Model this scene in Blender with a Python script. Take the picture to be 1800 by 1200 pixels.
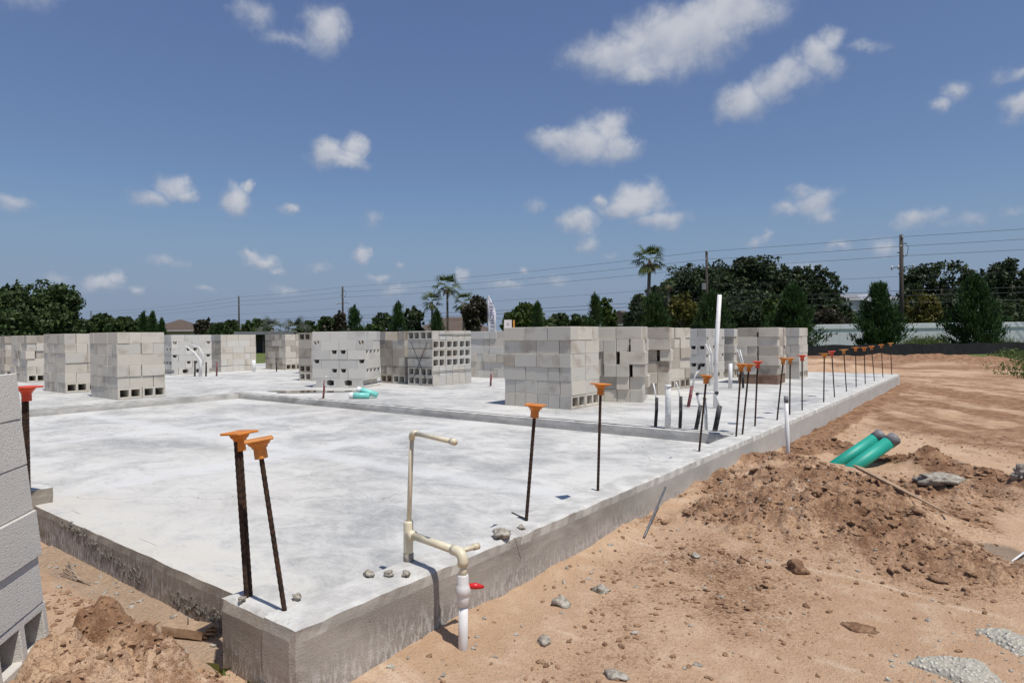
import bpy, bmesh, math, random
import numpy as np
from mathutils import Vector, Matrix, Quaternion, noise as mnoise

for o in list(bpy.data.objects): bpy.data.objects.remove(o, do_unlink=True)
SC = bpy.context.scene
COL = SC.collection
rad = math.radians

# ------------------------------------------------------------------ camera
# world: origin = near top corner of the slab, +Y along its long side, +X out over the soil, Z up, metres
F_PX = 1126.75
YAW, PITCH, ROLL = rad(-37.3026), rad(-0.4712), rad(-0.5356)
EYE = np.array([2.0059, -1.3368, 1.0429])
_s, _c = math.sin, math.cos
FWD = np.array([_s(YAW)*_c(PITCH), _c(YAW)*_c(PITCH), _s(PITCH)])
_r0 = np.array([_c(YAW), -_s(YAW), 0.0]); _u0 = np.cross(_r0, FWD)
RGT = _r0*_c(ROLL) + _u0*_s(ROLL); UPV = -_r0*_s(ROLL) + _u0*_c(ROLL)
cd = bpy.data.cameras.new('camera'); cam = bpy.data.objects.new('camera', cd); COL.objects.link(cam)
cd.sensor_fit = 'HORIZONTAL'; cd.sensor_width = 36.0; cd.lens = F_PX/1800*36.0
cd.clip_start = 0.05; cd.clip_end = 5000
cam.matrix_world = Matrix(((RGT[0], UPV[0], -FWD[0], EYE[0]), (RGT[1], UPV[1], -FWD[1], EYE[1]),
                           (RGT[2], UPV[2], -FWD[2], EYE[2]), (0, 0, 0, 1)))
SC.camera = cam

def direction(px, py):
    d = FWD + RGT*(px-900)/F_PX - UPV*(py-600)/F_PX
    return d
def spot(px, dist, z=-0.3):
    """ground point at `dist` metres ahead, in the bearing of photo column px"""
    d = direction(px, 590); p = EYE + d*dist
    return float(p[0]), float(p[1]), z
def horizon(px): return 590.73 - (px-900)*0.00935
def top_z(px, py, dist): return 1.0429 + (horizon(px)-py)*dist/F_PX
def wide(npx, dist): return npx*dist/F_PX

# ------------------------------------------------------------------ light
SUN_AZ, SUN_EL = rad(-12), rad(67)           # measured from +X
S = Vector((math.cos(SUN_EL)*math.cos(SUN_AZ), math.cos(SUN_EL)*math.sin(SUN_AZ), math.sin(SUN_EL)))
sl = bpy.data.lights.new('sun', 'SUN'); sun = bpy.data.objects.new('sun', sl); COL.objects.link(sun)
sl.energy = 4.2; sl.angle = rad(0.53); sl.color = (1.0, 0.955, 0.89)
sun.rotation_mode = 'QUATERNION'; sun.rotation_quaternion = S.to_track_quat('Z', 'Y')
SC.view_settings.view_transform = 'Standard'; SC.view_settings.look = 'None'
SC.view_settings.exposure = 0.0; SC.view_settings.gamma = 1.0
SC.view_settings.use_curve_mapping = False

# clouds: (photo column, row, half width, half height, density)
CLOUDS = [(1085,98,95,40,1.),(1180,72,120,62,1.),(1285,25,115,45,.9),(1050,100,55,26,.8),(1130,125,55,22,.8),(1230,60,90,60,1.),
 (1310,178,55,38,1.),(1375,145,62,34,.95),(1440,108,40,36,.9),(1470,75,26,26,.8),
 (1035,255,80,36,1.),(1075,225,42,36,1.),(980,252,50,24,.9),(1090,252,40,32,1.),
 (1118,345,62,32,1.1),(1100,362,75,22,1.),(1160,388,48,18,.8),(1015,392,30,26,.9),(1035,432,22,18,.7),(1045,350,16,14,.8),
 (1435,358,55,22,.7),(1412,340,25,18,.7),(1385,368,42,14,.6),(1450,378,42,12,.6),
 (1692,162,30,20,.75),(1655,188,26,14,.6),(1790,130,42,15,.6),(1795,182,40,22,.7),(1520,86,28,10,.4),
 (575,58,46,42,.9),(592,50,34,34,.9),(510,70,52,11,.35),(440,22,32,26,.4),
 (568,270,42,28,1.1),(617,266,27,27,1.1),(595,284,58,14,1.),
 (300,328,38,26,.9),(260,350,42,17,.8),(325,340,24,16,.9),(412,348,33,30,1.1),(436,324,15,15,1.),
 (510,368,21,12,.7),(15,354,36,13,.5),(662,385,26,17,.35),
 (455,464,32,15,.9),(440,450,20,14,.9),(482,479,22,9,.7),(645,448,20,17,.9),(290,461,44,10,.45),(175,494,42,18,.75),
 (198,484,18,15,.75),(240,510,20,10,.5),(1610,381,36,16,.55),(1702,383,42,13,.45),(1785,375,25,10,.4),
 (1345,412,13,15,.6),(1326,426,20,11,.5),(920,470,15,10,.7),(812,482,13,13,.7),(565,471,22,7,.45),(670,488,22,9,.6),
 (360,511,28,9,.5),(1562,428,36,13,.45),(1465,434,22,9,.45),(975,488,28,8,.4),(1075,447,14,8,.35),(1410,470,40,8,.4),
 (935,362,26,12,.3),(90,492,22,9,.35),(700,512,40,8,.35),(880,500,30,7,.35),(500,512,40,8,.3),(710,465,12,9,.5)]
CL_ERODE, CL_ALPHA = .95, (-.20, .72, 0, .92)
CL_LO, CL_HI = (.33, .375, .475, 1), (.56, .58, .63, 1)
random.seed(5)
blobs = []
for (x, y, w, h, k) in CLOUDS:
    d = direction(x, y); d = d/np.linalg.norm(d)
    co = 1.0/(1+((x-900)/F_PX)**2)**0.5
    blobs.append((math.atan2(d[0], d[1]), math.asin(d[2]), w/F_PX*co**1.6, h/F_PX*co, k))
for i in range(34):          # the same scattered fair-weather cumulus all round the sky
    a = random.uniform(-math.pi, math.pi); e = rad(random.triangular(3, 62, 16))
    if abs((a-YAW+math.pi) % (2*math.pi)-math.pi) < rad(41) and e < rad(33): continue
    w = random.uniform(.03, .075)*(0.5+e*1.3)
    for j in range(3):
        blobs.append((a+random.uniform(-w, w)/max(.3, _c(e)), e+random.uniform(-.3, .3)*w, w*random.uniform(.6, 1.2)/max(.3, _c(e)), w*random.uniform(.35, .6), random.uniform(.7, 1)))

wd = bpy.data.worlds.new('World'); SC.world = wd; wd.use_nodes = True
wd.cycles.sampling_method = 'NONE'
W = wd.node_tree; W.nodes.clear()
def wn(t, **k):
    n = W.nodes.new(t)
    for a, b in k.items(): setattr(n, a, b)
    return n
def wmath(op, a, b=None, c=None, clamp=False):
    n = wn('ShaderNodeMath', operation=op, use_clamp=clamp)
    for i, v in enumerate((a, b, c)):
        if v is None: continue
        if isinstance(v, (int, float)): n.inputs[i].default_value = v
        else: W.links.new(v, n.inputs[i])
    return n.outputs[0]
sky = wn('ShaderNodeTexSky', sky_type='NISHITA'); sky.sun_disc = False
sky.sun_elevation = SUN_EL; sky.sun_rotation = math.pi/2 - SUN_AZ
sky.altitude = 0; sky.air_density = .8; sky.dust_density = .35; sky.ozone_density = 4.0
bg = wn('ShaderNodeBackground'); bg.inputs[1].default_value = 0.115
ssp = wn('ShaderNodeSeparateColor'); W.links.new(sky.outputs[0], ssp.inputs[0]); scb = wn('ShaderNodeCombineColor')
for i, (ref, tgt, gm_) in enumerate(((.112, .117, .69), (.198, .190, .76), (.381, .376, .58))):      # flat summer-haze tone curve of the whole sky
    W.links.new(wmath('MULTIPLY', wmath('POWER', wmath('MULTIPLY', ssp.outputs[i], .115/ref), gm_), tgt/.115), scb.inputs[i])
tcs = wn('ShaderNodeTexCoord'); sxs = wn('ShaderNodeSeparateXYZ'); W.links.new(tcs.outputs['Generated'], sxs.inputs[0])
hz_ = wn('ShaderNodeMapRange', interpolation_type='SMOOTHSTEP'); W.links.new(sxs.outputs[2], hz_.inputs[0])
for i, q in enumerate((.015, .235, .95, 0.)): hz_.inputs[i+1].default_value = q
hm = wn('ShaderNodeMix', data_type='RGBA'); W.links.new(hz_.outputs[0], hm.inputs[0]); W.links.new(scb.outputs[0], hm.inputs[6]); hm.inputs[7].default_value = (.235/.115, .298/.115, .418/.115, 1)
W.links.new(hm.outputs[2], bg.inputs[0])
tc = wn('ShaderNodeTexCoord'); gen = tc.outputs['Generated']
n1 = wn('ShaderNodeTexNoise'); n1.inputs['Scale'].default_value = 16; n1.inputs['Detail'].default_value = 7; n1.inputs['Roughness'].default_value = .58
W.links.new(gen, n1.inputs['Vector'])
n2 = wn('ShaderNodeTexNoise'); n2.inputs['Scale'].default_value = 30; n2.inputs['Detail'].default_value = 8; n2.inputs['Roughness'].default_value = .62
W.links.new(gen, n2.inputs['Vector'])
sx = wn('ShaderNodeSeparateXYZ'); W.links.new(gen, sx.inputs[0])
az = wmath('ARCTAN2', sx.outputs[0], sx.outputs[1]); el = wmath('ARCSINE', sx.outputs[2])
cx = wn('ShaderNodeCombineXYZ'); W.links.new(az, cx.inputs[0]); W.links.new(el, cx.inputs[1])
wsub = wn('ShaderNodeVectorMath', operation='SUBTRACT'); W.links.new(n1.outputs['Color'], wsub.inputs[0]); wsub.inputs[1].default_value = (.5, .5, .5)
wadd = wn('ShaderNodeVectorMath', operation='MULTIPLY_ADD'); W.links.new(wsub.outputs[0], wadd.inputs[0]); wadd.inputs[1].default_value = (.075, .05, 0); W.links.new(cx.outputs[0], wadd.inputs[2])
P = wadd.outputs[0]
erode = wmath('MULTIPLY_ADD', n2.outputs['Fac'], 1.0, -.5)
def leaf_shader(lst):
    if not lst: return bg.outputs[0]
    g = bpy.data.node_groups.new('cloud_sector', 'ShaderNodeTree')
    for nm, ty, io in (('P', 'NodeSocketVector', 'INPUT'), ('erode', 'NodeSocketFloat', 'INPUT'), ('sky', 'NodeSocketShader', 'INPUT'), ('out', 'NodeSocketShader', 'OUTPUT')): g.interface.new_socket(nm, in_out=io, socket_type=ty)
    N, K = g.nodes, g.links; gi = N.new('NodeGroupInput'); go = N.new('NodeGroupOutput'); v = None
    def gm(op, a, b, c=None):
        n = N.new('ShaderNodeMath'); n.operation = op
        for i, q in enumerate((a, b, c)):
            if q is None: continue
            if isinstance(q, (int, float)): n.inputs[i].default_value = q
            else: K.new(q, n.inputs[i])
        return n.outputs[0]
    lit = None
    for (a, e, w, h, k) in lst:
        m = N.new('ShaderNodeVectorMath'); m.operation = 'MULTIPLY_ADD'; K.new(gi.outputs[0], m.inputs[0])
        m.inputs[1].default_value = (1/w, 1/h, 0); m.inputs[2].default_value = (-a/w, -e/h, 0)
        ln = N.new('ShaderNodeVectorMath'); ln.operation = 'LENGTH'; K.new(m.outputs[0], ln.inputs[0])
        q = gm('MULTIPLY_ADD', ln.outputs['Value'], -k, k)
        v = q if v is None else gm('MAXIMUM', v, q)
        m2 = N.new('ShaderNodeVectorMath'); m2.operation = 'MULTIPLY_ADD'; K.new(gi.outputs[0], m2.inputs[0])
        m2.inputs[1].default_value = (1/w, 1/h, 0); m2.inputs[2].default_value = (-a/w-.15, -e/h-.55, 0)
        l2 = N.new('ShaderNodeVectorMath'); l2.operation = 'LENGTH'; K.new(m2.outputs[0], l2.inputs[0]); q2 = gm('MULTIPLY_ADD', l2.outputs['Value'], -k, k)
        lit = q2 if lit is None else gm('MAXIMUM', lit, q2)
    lit = gm('MULTIPLY_ADD', gi.outputs[1], 1.1, lit)
    v = gm('MULTIPLY_ADD', gi.outputs[1], CL_ERODE, v)
    mr = N.new('ShaderNodeMapRange'); mr.interpolation_type = 'SMOOTHSTEP'; K.new(v, mr.inputs[0])
    for i, q in enumerate(CL_ALPHA): mr.inputs[i+1].default_value = q
    cr = N.new('ShaderNodeMapRange'); K.new(lit, cr.inputs[0])
    for i, q in enumerate((-.25, .75, 0, 1)): cr.inputs[i+1].default_value = q
    mc = N.new('ShaderNodeMix'); mc.data_type = 'RGBA'; K.new(cr.outputs[0], mc.inputs[0]); mc.inputs[6].default_value = CL_LO; mc.inputs[7].default_value = CL_HI
    b2 = N.new('ShaderNodeBackground'); K.new(mc.outputs[2], b2.inputs[0]); b2.inputs[1].default_value = 1.0
    ms = N.new('ShaderNodeMixShader'); K.new(mr.outputs[0], ms.inputs[0]); K.new(gi.outputs[2], ms.inputs[1]); K.new(b2.outputs[0], ms.inputs[2]); K.new(ms.outputs[0], go.inputs[0])
    n = wn('ShaderNodeGroup'); n.node_tree = g; W.links.new(P, n.inputs[0]); W.links.new(erode, n.inputs[1]); W.links.new(bg.outputs[0], n.inputs[2]); return n.outputs[0]
def sector(lst, depth=0):
    if len(lst) <= 9 or depth > 5: return leaf_shader(lst)
    cs = sorted(b[0] for b in lst); mid = cs[len(cs)//2]+1e-4
    L = [b for b in lst if b[0]-b[2]*1.3-.05 < mid]; R = [b for b in lst if b[0]+b[2]*1.3+.05 > mid]
    if len(L) == len(lst) or len(R) == len(lst): return leaf_shader(lst)
    f = wmath('GREATER_THAN', az, mid)
    ms = wn('ShaderNodeMixShader'); W.links.new(f, ms.inputs[0])
    W.links.new(sector(L, depth+1), ms.inputs[1]); W.links.new(sector(R, depth+1), ms.inputs[2])
    return ms.outputs[0]
wo = wn('ShaderNodeOutputWorld'); W.links.new(sector(blobs), wo.inputs[0])

# ------------------------------------------------------------------ noise for shapes
def _hash(ix, iy, seed):
    h = (ix.astype(np.int64)*374761393 + iy.astype(np.int64)*668265263 + seed*1442695041) & 0xFFFFFFFF
    h = ((h ^ (h >> 13))*1274126177) & 0xFFFFFFFF
    return ((h ^ (h >> 16)) & 0xFFFF)/65535.0
def vnoise(x, y, seed=0):
    ix = np.floor(x); iy = np.floor(y); fx = x-ix; fy = y-iy
    fx = fx*fx*fx*(fx*(fx*6-15)+10); fy = fy*fy*fy*(fy*(fy*6-15)+10)
    a = _hash(ix, iy, seed); b = _hash(ix+1, iy, seed); c = _hash(ix, iy+1, seed); d = _hash(ix+1, iy+1, seed)
    return (a*(1-fx)+b*fx)*(1-fy)+(c*(1-fx)+d*fx)*fy
def fbm(x, y, oct=4, seed=0, gain=.5):
    t = 0; a = 1; n = 0
    for i in range(oct):
        t = t + a*vnoise(x, y, seed+i*17); n += a; a *= gain
        x, y = (x*1.6-y*1.2)+5.2, (x*1.2+y*1.6)+1.3
    return t/n-.5
def ridge(x, y, oct=3, seed=0): return 1-2*np.abs(fbm(x, y, oct, seed))*2
def sstep(a, b, x):
    t = np.clip((x-a)/(b-a), 0, 1); return t*t*(3-2*t)

# ------------------------------------------------------------------ materials
MATS = {}
class NT:
    def __init__(s, name):
        s.m = bpy.data.materials.new(name); s.m.use_nodes = True; s.t = s.m.node_tree; s.t.nodes.clear()
        s.out = s.n('ShaderNodeOutputMaterial'); s.p = s.n('ShaderNodeBsdfPrincipled')
        s.t.links.new(s.p.outputs[0], s.out.inputs[0]); s.tc = s.n('ShaderNodeTexCoord'); MATS[name] = s.m
    def n(s, t, **k):
        n = s.t.nodes.new(t)
        for a, b in k.items(): setattr(n, a, b)
        return n
    def l(s, a, b): s.t.links.new(a, b)
    def put(s, sock, v):
        if isinstance(v, (int, float)): sock.default_value = v
        elif isinstance(v, tuple): sock.default_value = v if len(v) == 4 or sock.type == 'VECTOR' else (*v, 1)
        else: s.l(v, sock)
    def math(s, op, a, b=None, c=None, clamp=False):
        n = s.n('ShaderNodeMath', operation=op, use_clamp=clamp)
        for i, v in enumerate((a, b, c)):
            if v is not None: s.put(n.inputs[i], v)
        return n.outputs[0]
    def noise(s, scale, detail=4, rough=.55, vec=None, dist=0, stretch=None):
        v = vec or s.tc.outputs['Object']
        if stretch:
            mp = s.n('ShaderNodeMapping'); s.l(v, mp.inputs[0]); mp.inputs['Scale'].default_value = stretch[:3]
            if len(stretch) > 3: mp.inputs['Rotation'].default_value = (0, 0, stretch[3])
            v = mp.outputs[0]
        n = s.n('ShaderNodeTexNoise'); s.l(v, n.inputs['Vector'])
        n.inputs['Scale'].default_value = scale; n.inputs['Detail'].default_value = detail
        n.inputs['Roughness'].default_value = rough; n.inputs['Distortion'].default_value = dist
        return n.outputs['Fac']
    def voro(s, scale, vec=None, feature='F1'):
        n = s.n('ShaderNodeTexVoronoi', feature=feature); s.l(vec or s.tc.outputs['Object'], n.inputs['Vector'])
        n.inputs['Scale'].default_value = scale; return n.outputs['Distance']
    def rng(s, v, a, b, lo=0., hi=1., smooth=True):
        n = s.n('ShaderNodeMapRange', interpolation_type='SMOOTHSTEP' if smooth else 'LINEAR'); s.l(v, n.inputs[0])
        for i, x in enumerate((a, b, lo, hi)): n.inputs[i+1].default_value = x
        return n.outputs[0]
    def mix(s, f, a, b, mode='MIX'):
        n = s.n('ShaderNodeMix', data_type='RGBA', blend_type=mode); n.clamp_factor = True
        s.put(n.inputs[0], f); s.put(n.inputs[6], a); s.put(n.inputs[7], b); return n.outputs[2]
    def bump(s, h, strength=.4, dist=.01, prev=None):
        n = s.n('ShaderNodeBump'); s.l(h, n.inputs['Height']); n.inputs['Strength'].default_value = strength
        n.inputs['Distance'].default_value = dist
        if prev: s.l(prev, n.inputs['Normal'])
        s.l(n.outputs[0], s.p.inputs['Normal']); return n.outputs[0]
    def fin(s, col, rough=.85, spec=.3, metal=0.):
        s.put(s.p.inputs['Base Color'], col); s.put(s.p.inputs['Roughness'], rough)
        s.p.inputs['Specular IOR Level'].default_value = spec; s.p.inputs['Metallic'].default_value = metal
        return s.m
def simple(name, col, rough=.6, var=.18, scale=30, bump=.1, dist=.003, metal=0., spec=.4, dirt=None):
    t = NT(name); n = t.noise(scale, 5)
    c = t.mix(t.rng(n, .3, .7), tuple(x*(1-var) for x in col), tuple(min(1, x*(1+var)) for x in col))
    if dirt:
        d = t.noise(scale*.35, 6, .65); c = t.mix(t.rng(d, .48, .68, 0, .8), c, dirt)
    if bump: t.bump(t.noise(scale*4, 4), bump, dist)
    return t.fin(c, rough, spec, metal)

def block_mat(name, ca, cb, stain, samt):
    t = NT(name); oi = t.n('ShaderNodeObjectInfo'); rnd = oi.outputs['Random']
    off = t.n('ShaderNodeVectorMath', operation='MULTIPLY_ADD'); cb3 = t.n('ShaderNodeCombineXYZ')
    for i in range(3): t.l(rnd, cb3.inputs[i])
    t.l(cb3.outputs[0], off.inputs[0]); off.inputs[1].default_value = (37, 53, 71); t.l(t.tc.outputs['Object'], off.inputs[2]); v = off.outputs[0]
    c = t.mix(t.rng(rnd, 0, 1, 0, 1, False), ca, cb)
    wn_ = t.n('ShaderNodeTexWhiteNoise', noise_dimensions='1D'); t.l(rnd, wn_.inputs['W'])
    c = t.mix(1.0, c, t.mix(wn_.outputs['Value'], (.955, .955, .955), (1.04, 1.04, 1.04)), 'MULTIPLY')
    c = t.mix(t.rng(t.noise(3.2, 3, .5, v), .50, .74, 0, samt), c, stain)
    g = t.noise(150, 3, .7, v); c = t.mix(t.rng(g, .35, .75, 0, .22), c, tuple(x*.6 for x in ca))
    pits = t.voro(55, v); c = t.mix(t.rng(pits, .05, .17, .5, 0), c, tuple(x*.35 for x in ca))
    h = t.math('ADD', t.rng(pits, .03, .2, 0, 1), t.math('MULTIPLY', g, 1.2))
    t.bump(h, .8, .006)
    return t.fin(c, .93, .15)
block_mat('block_grey', (.56, .53, .475), (.61, .57, .50), (.37, .295, .225), .7)
block_mat('block_tan', (.60, .55, .47), (.64, .59, .51), (.34, .29, .24), .55)
block_mat('block_brown', (.41, .365, .305), (.52, .465, .395), (.25, .20, .155), .85)
block_mat('block_rust', (.22, .13, .09), (.32, .225, .165), (.10, .05, .035), .8)
block_mat('block_pale', (.635, .605, .555), (.67, .64, .585), (.54, .51, .465), .4)
block_mat('block_notched', (.56, .545, .51), (.61, .59, .55), (.44, .39, .335), .5)

def slab_mat(name, strips):
    t = NT(name); v = t.tc.outputs['Object']
    a = t.noise(.5, 9, .66, v, .7, (1, 1.25, 1)); b = t.noise(2.3, 10, .74, v, .8, (1, 1.35, 1)); g = t.noise(90, 3, .7, v); s2 = t.noise(9, 6, .7, v, .6)
    c = t.mix(t.rng(t.math('MULTIPLY_ADD', b, .55, t.math('MULTIPLY', a, .6)), .44, .68), (.325, .326, .315), (.60, .59, .555))
    c = t.mix(t.rng(s2, .45, .75, 0, .35), c, (.585, .575, .55))
    c = t.mix(t.rng(t.noise(.35, 4, .5, v), .52, .72, 0, .45), c, (.47, .43, .375))
    tro = t.noise(15, 9, .72, v, 1.6, (1, 1.6, 1)); c = t.mix(t.rng(tro, .46, .66, 0, .38), c, (.60, .595, .57)); c = t.mix(t.rng(tro, .36, .44, .35, 0), c, (.29, .30, .30))
    spot_ = t.voro(2.6, v); c = t.mix(t.rng(spot_, .015, .045, .55, 0), c, (.20, .185, .17)); c = t.mix(t.rng(t.voro(5.3, v), .01, .05, .7, 0), c, (.66, .65, .62))
    crk = t.n('ShaderNodeTexVoronoi', feature='DISTANCE_TO_EDGE'); cv = t.n('ShaderNodeVectorMath', operation='MULTIPLY_ADD'); cz_ = t.n('ShaderNodeTexNoise'); t.l(v, cz_.inputs['Vector']); cz_.inputs['Scale'].default_value = 2.5; cz_.inputs['Detail'].default_value = 6
    t.l(cz_.outputs['Color'], cv.inputs[0]); cv.inputs[1].default_value = (.7, .7, 0); t.l(v, cv.inputs[2]); t.l(cv.outputs[0], crk.inputs['Vector']); crk.inputs['Scale'].default_value = .22
    c = t.mix(t.rng(crk.outputs['Distance'], .0004, .0016, .6, 0), c, (.22, .21, .20))
    if strips:
        sp = t.n('ShaderNodeSeparateXYZ'); wv = t.n('ShaderNodeVectorMath', operation='MULTIPLY_ADD')
        nz = t.n('ShaderNodeTexNoise'); t.l(v, nz.inputs['Vector']); nz.inputs['Scale'].default_value = 3; nz.inputs['Detail'].default_value = 5
        t.l(nz.outputs['Color'], wv.inputs[0]); wv.inputs[1].default_value = (.16, .16, 0); t.l(v, wv.inputs[2]); t.l(wv.outputs[0], sp.inputs[0])
        m = None
        for ax, pos, w in ((0, -6.45, .22), (0, -3.6, .2), (1, 2.55, .22)):
            d = t.math('ABSOLUTE', t.math('SUBTRACT', sp.outputs[ax], pos+.08)); q = t.rng(d, .02, w, .8, 0)
            m = q if m is None else t.math('MAXIMUM', m, q)
        m = t.math('MULTIPLY', m, t.rng(s2, .25, .6, .35, 1)); c = t.mix(m, c, (.60, .60, .585))
        # sandy film towards the front edge
        yy = t.rng(sp.outputs[1], .1, 1.0, .6, 0); c = t.mix(t.math('MULTIPLY', yy, t.rng(b, .35, .6)), c, (.53, .49, .41))
    c = t.mix(t.rng(g, .55, .8, 0, .3), c, (.36, .36, .35))
    t.bump(t.math('ADD', g, t.math('MULTIPLY', s2, .6)), .25, .003)
    return t.fin(c, t.rng(a, .3, .7, .62, .9), .3)
slab_mat('slab_floor', False); slab_mat('garage_floor', True)

t = NT('curb_top'); v = t.tc.outputs['Object']
c = t.mix(t.rng(t.noise(6, 6, .65), .35, .7), (.44, .43, .405), (.63, .62, .585)); c = t.mix(t.rng(t.noise(60, 3, .7), .58, .75, 0, .6), c, (.36, .34, .31))
c = t.mix(t.rng(t.noise(1.3, 4), .55, .75, 0, .5), c, (.50, .46, .40))
t.bump(t.math('ADD', t.noise(45, 5, .7), t.math('MULTIPLY', t.noise(9, 4), 1.5)), .7, .008); t.fin(c, .92, .2)

def wall_mat(name, near, far, fade):
    t = NT(name); v = t.tc.outputs['Object']; sp = t.n('ShaderNodeSeparateXYZ'); t.l(v, sp.inputs[0])
    lo = t.noise(2.2, 6, .6, v, .4, (1, 1, 2.5)); st = t.noise(48, 5, .7, v, 0, (1, 1, .34)); gr = t.noise(120, 3, .7, v)
    grain = t.noise(3.0, 6, .65, v, .5, (1, .35, 14))
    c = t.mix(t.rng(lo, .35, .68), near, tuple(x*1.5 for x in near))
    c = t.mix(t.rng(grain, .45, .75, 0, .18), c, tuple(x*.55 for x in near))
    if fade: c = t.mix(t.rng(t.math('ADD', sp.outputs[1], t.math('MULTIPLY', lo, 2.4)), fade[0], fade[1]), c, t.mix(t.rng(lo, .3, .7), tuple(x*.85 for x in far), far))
    low = t.rng(t.math('MULTIPLY_ADD', lo, .16, sp.outputs[2]), -.20, .0, 1, 0)        # efflorescence crust, thickest at the footing
    c = t.mix(t.math('MULTIPLY', low, t.rng(st, .45, .62, 0, .85)), c, (.60, .57, .535))
    holes = t.voro(17, v); c = t.mix(t.rng(holes, .03, .075, .75, 0), c, (.09, .08, .07))
    c = t.mix(t.rng(gr, .6, .8, 0, .5), c, (.50, .46, .42))
    h = t.math('ADD', t.math('MULTIPLY', t.rng(holes, .02, .09), 1.5), t.math('ADD', gr, st)); t.bump(h, .55, .006)
    return t.fin(c, .9, .2)
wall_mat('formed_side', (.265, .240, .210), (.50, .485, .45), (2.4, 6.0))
wall_mat('step_face', (.36, .345, .32), (.4, .4, .4), None)
wall_mat('front_face', (.235, .205, .168), (.4, .4, .4), None)

t = NT('soil'); v = t.tc.outputs['Object']
at = t.n('ShaderNodeAttribute', attribute_name='soil'); sp = t.n('ShaderNodeSeparateColor'); t.l(at.outputs['Color'], sp.inputs[0])
br, gs, wt = sp.outputs[0], sp.outputs[1], sp.outputs[2]
n_big = t.noise(.7, 5, .6); n_mid = t.noise(7, 6, .65); n_fin = t.noise(60, 4, .7); n_grit = t.noise(260, 2, .7)
sand = t.mix(t.rng(n_big, .3, .7), (.50, .325, .202), (.59, .41, .272)); sand = t.mix(t.rng(n_mid, .45, .7, 0, .6), sand, (.65, .48, .335)); sand = t.mix(t.rng(t.noise(1.5, 6, .6, None, 1.2, (.5, 2.2, 1, .7)), .54, .72, 0, .8), sand, (.73, .575, .425))
brown = t.mix(t.rng(n_mid, .35, .65), (.20, .106, .060), (.38, .228, .138))
bm = t.math('ADD', br, t.math('MULTIPLY_ADD', n_fin, 1.1, -.55)); c = t.mix(t.rng(bm, .25, .62), sand, brown)
c = t.mix(t.rng(n_grit, .57, .7, 0, .55), c, (.17, .10, .06)); c = t.mix(t.rng(t.voro(38), .02, .11, .8, 0), c, (.20, .115, .07))
c = t.mix(t.rng(t.voro(23, None), .0, .04, .8, 0), c, (.48, .44, .40))
grassc = t.mix(t.rng(n_mid, .3, .7), (.07, .105, .028), (.16, .17, .06)); c = t.mix(t.rng(t.math('MULTIPLY_ADD', n_mid, .6, t.math('SUBTRACT', gs, .3)), .25, .6), c, grassc)
wet = t.mix(n_mid, (.22, .165, .12), (.36, .275, .205)); c = t.mix(t.rng(t.math('MULTIPLY_ADD', n_fin, .5, t.math('SUBTRACT', wt, .25)), .25, .55), c, wet)
h = t.math('ADD', t.math('MULTIPLY', n_fin, 1.3), t.math('MULTIPLY_ADD', n_mid, 1.2, t.math('MULTIPLY', n_grit, .35))); t.bump(h, .85, .015); t.fin(c, .96, .1)

t = NT('clod'); oi = t.n('ShaderNodeAttribute', attribute_name='tint'); ns = t.noise(40, 4, .7)
c = t.mix(oi.outputs['Fac'], (.17, .094, .056), (.36, .225, .14)); c = t.mix(t.rng(ns, .4, .7, 0, .6), c, (.42, .28, .175)); t.bump(ns, .9, .01); t.fin(c, .96, .1)
t = NT('rubble'); ns = t.noise(35, 5, .7); c = t.mix(t.rng(ns, .35, .7), (.24, .212, .172), (.50, .46, .395)); t.bump(ns, .9, .012); t.fin(c, .94, .15)
simple('aggregate', (.17, .15, .125), .9, .45, 60, .5)
t = NT('gravelly'); vv = t.voro(55); ns = t.noise(80, 4, .7); c = t.mix(t.rng(vv, .1, .6), (.66, .63, .54), (.42, .395, .33)); c = t.mix(t.rng(ns, .5, .75, 0, .6), c, (.50, .46, .39)); t.bump(t.math('ADD', t.rng(vv, 0, .6, 1, 0), ns), .8, .013); t.fin(c, .92, .2)
t = NT('rust_bar'); ns = t.noise(55, 5, .65); c = t.mix(t.rng(ns, .35, .7), (.026, .019, .016), (.095, .050, .030)); t.bump(ns, .5, .002); t.fin(c, .78, .35, .35)
simple('cap_orange', (.62, .205, .025), .48, .14, 18, .05, spec=.4, dirt=(.42, .20, .07))
simple('cap_amber', (.60, .24, .05), .5, .14, 18, .05, spec=.4, dirt=(.45, .27, .13))
simple('cap_red', (.66, .085, .04), .48, .12, 18, .05, spec=.4)
simple('pvc_cream', (.68, .615, .45), .38, .07, 14, .03, spec=.45, dirt=(.50, .43, .30))
simple('pvc_white', (.74, .73, .72), .36, .05, 12, .02, spec=.45, dirt=(.58, .56, .53))
simple('pvc_splashed', (.62, .62, .61), .6, .14, 30, .2, dirt=(.36, .36, .36))
simple('valve_red', (.58, .02, .025), .35, .1, 20, .03)
simple('teal_pipe', (.012, .33, .245), .5, .08, 9, .03, spec=.5, dirt=(.05, .36, .27))
simple('teal_pale', (.22, .62, .55), .45, .08, 9, .03)
simple('pipe_cap_grey', (.20, .20, .205), .6, .2, 25, .1)
simple('foam_black', (.016, .016, .018), .75, .3, 30, .2, dirt=(.20, .20, .20))
simple('foam_red', (.20, .045, .05), .7, .3, 30, .2, dirt=(.35, .33, .32))
simple('strap_black', (.015, .015, .017), .5, .2, 10, 0)
simple('raw_wood', (.36, .25, .16), .82, .2, 22, .4, dirt=(.30, .20, .125))
simple('grey_wood', (.33, .26, .19), .85, .2, 22, .4)
simple('steel_grey', (.16, .16, .165), .5, .25, 30, .1, metal=.4)
simple('fence_fabric', (.012, .012, .014), .8, .3, 4, .2, .02)
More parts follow.
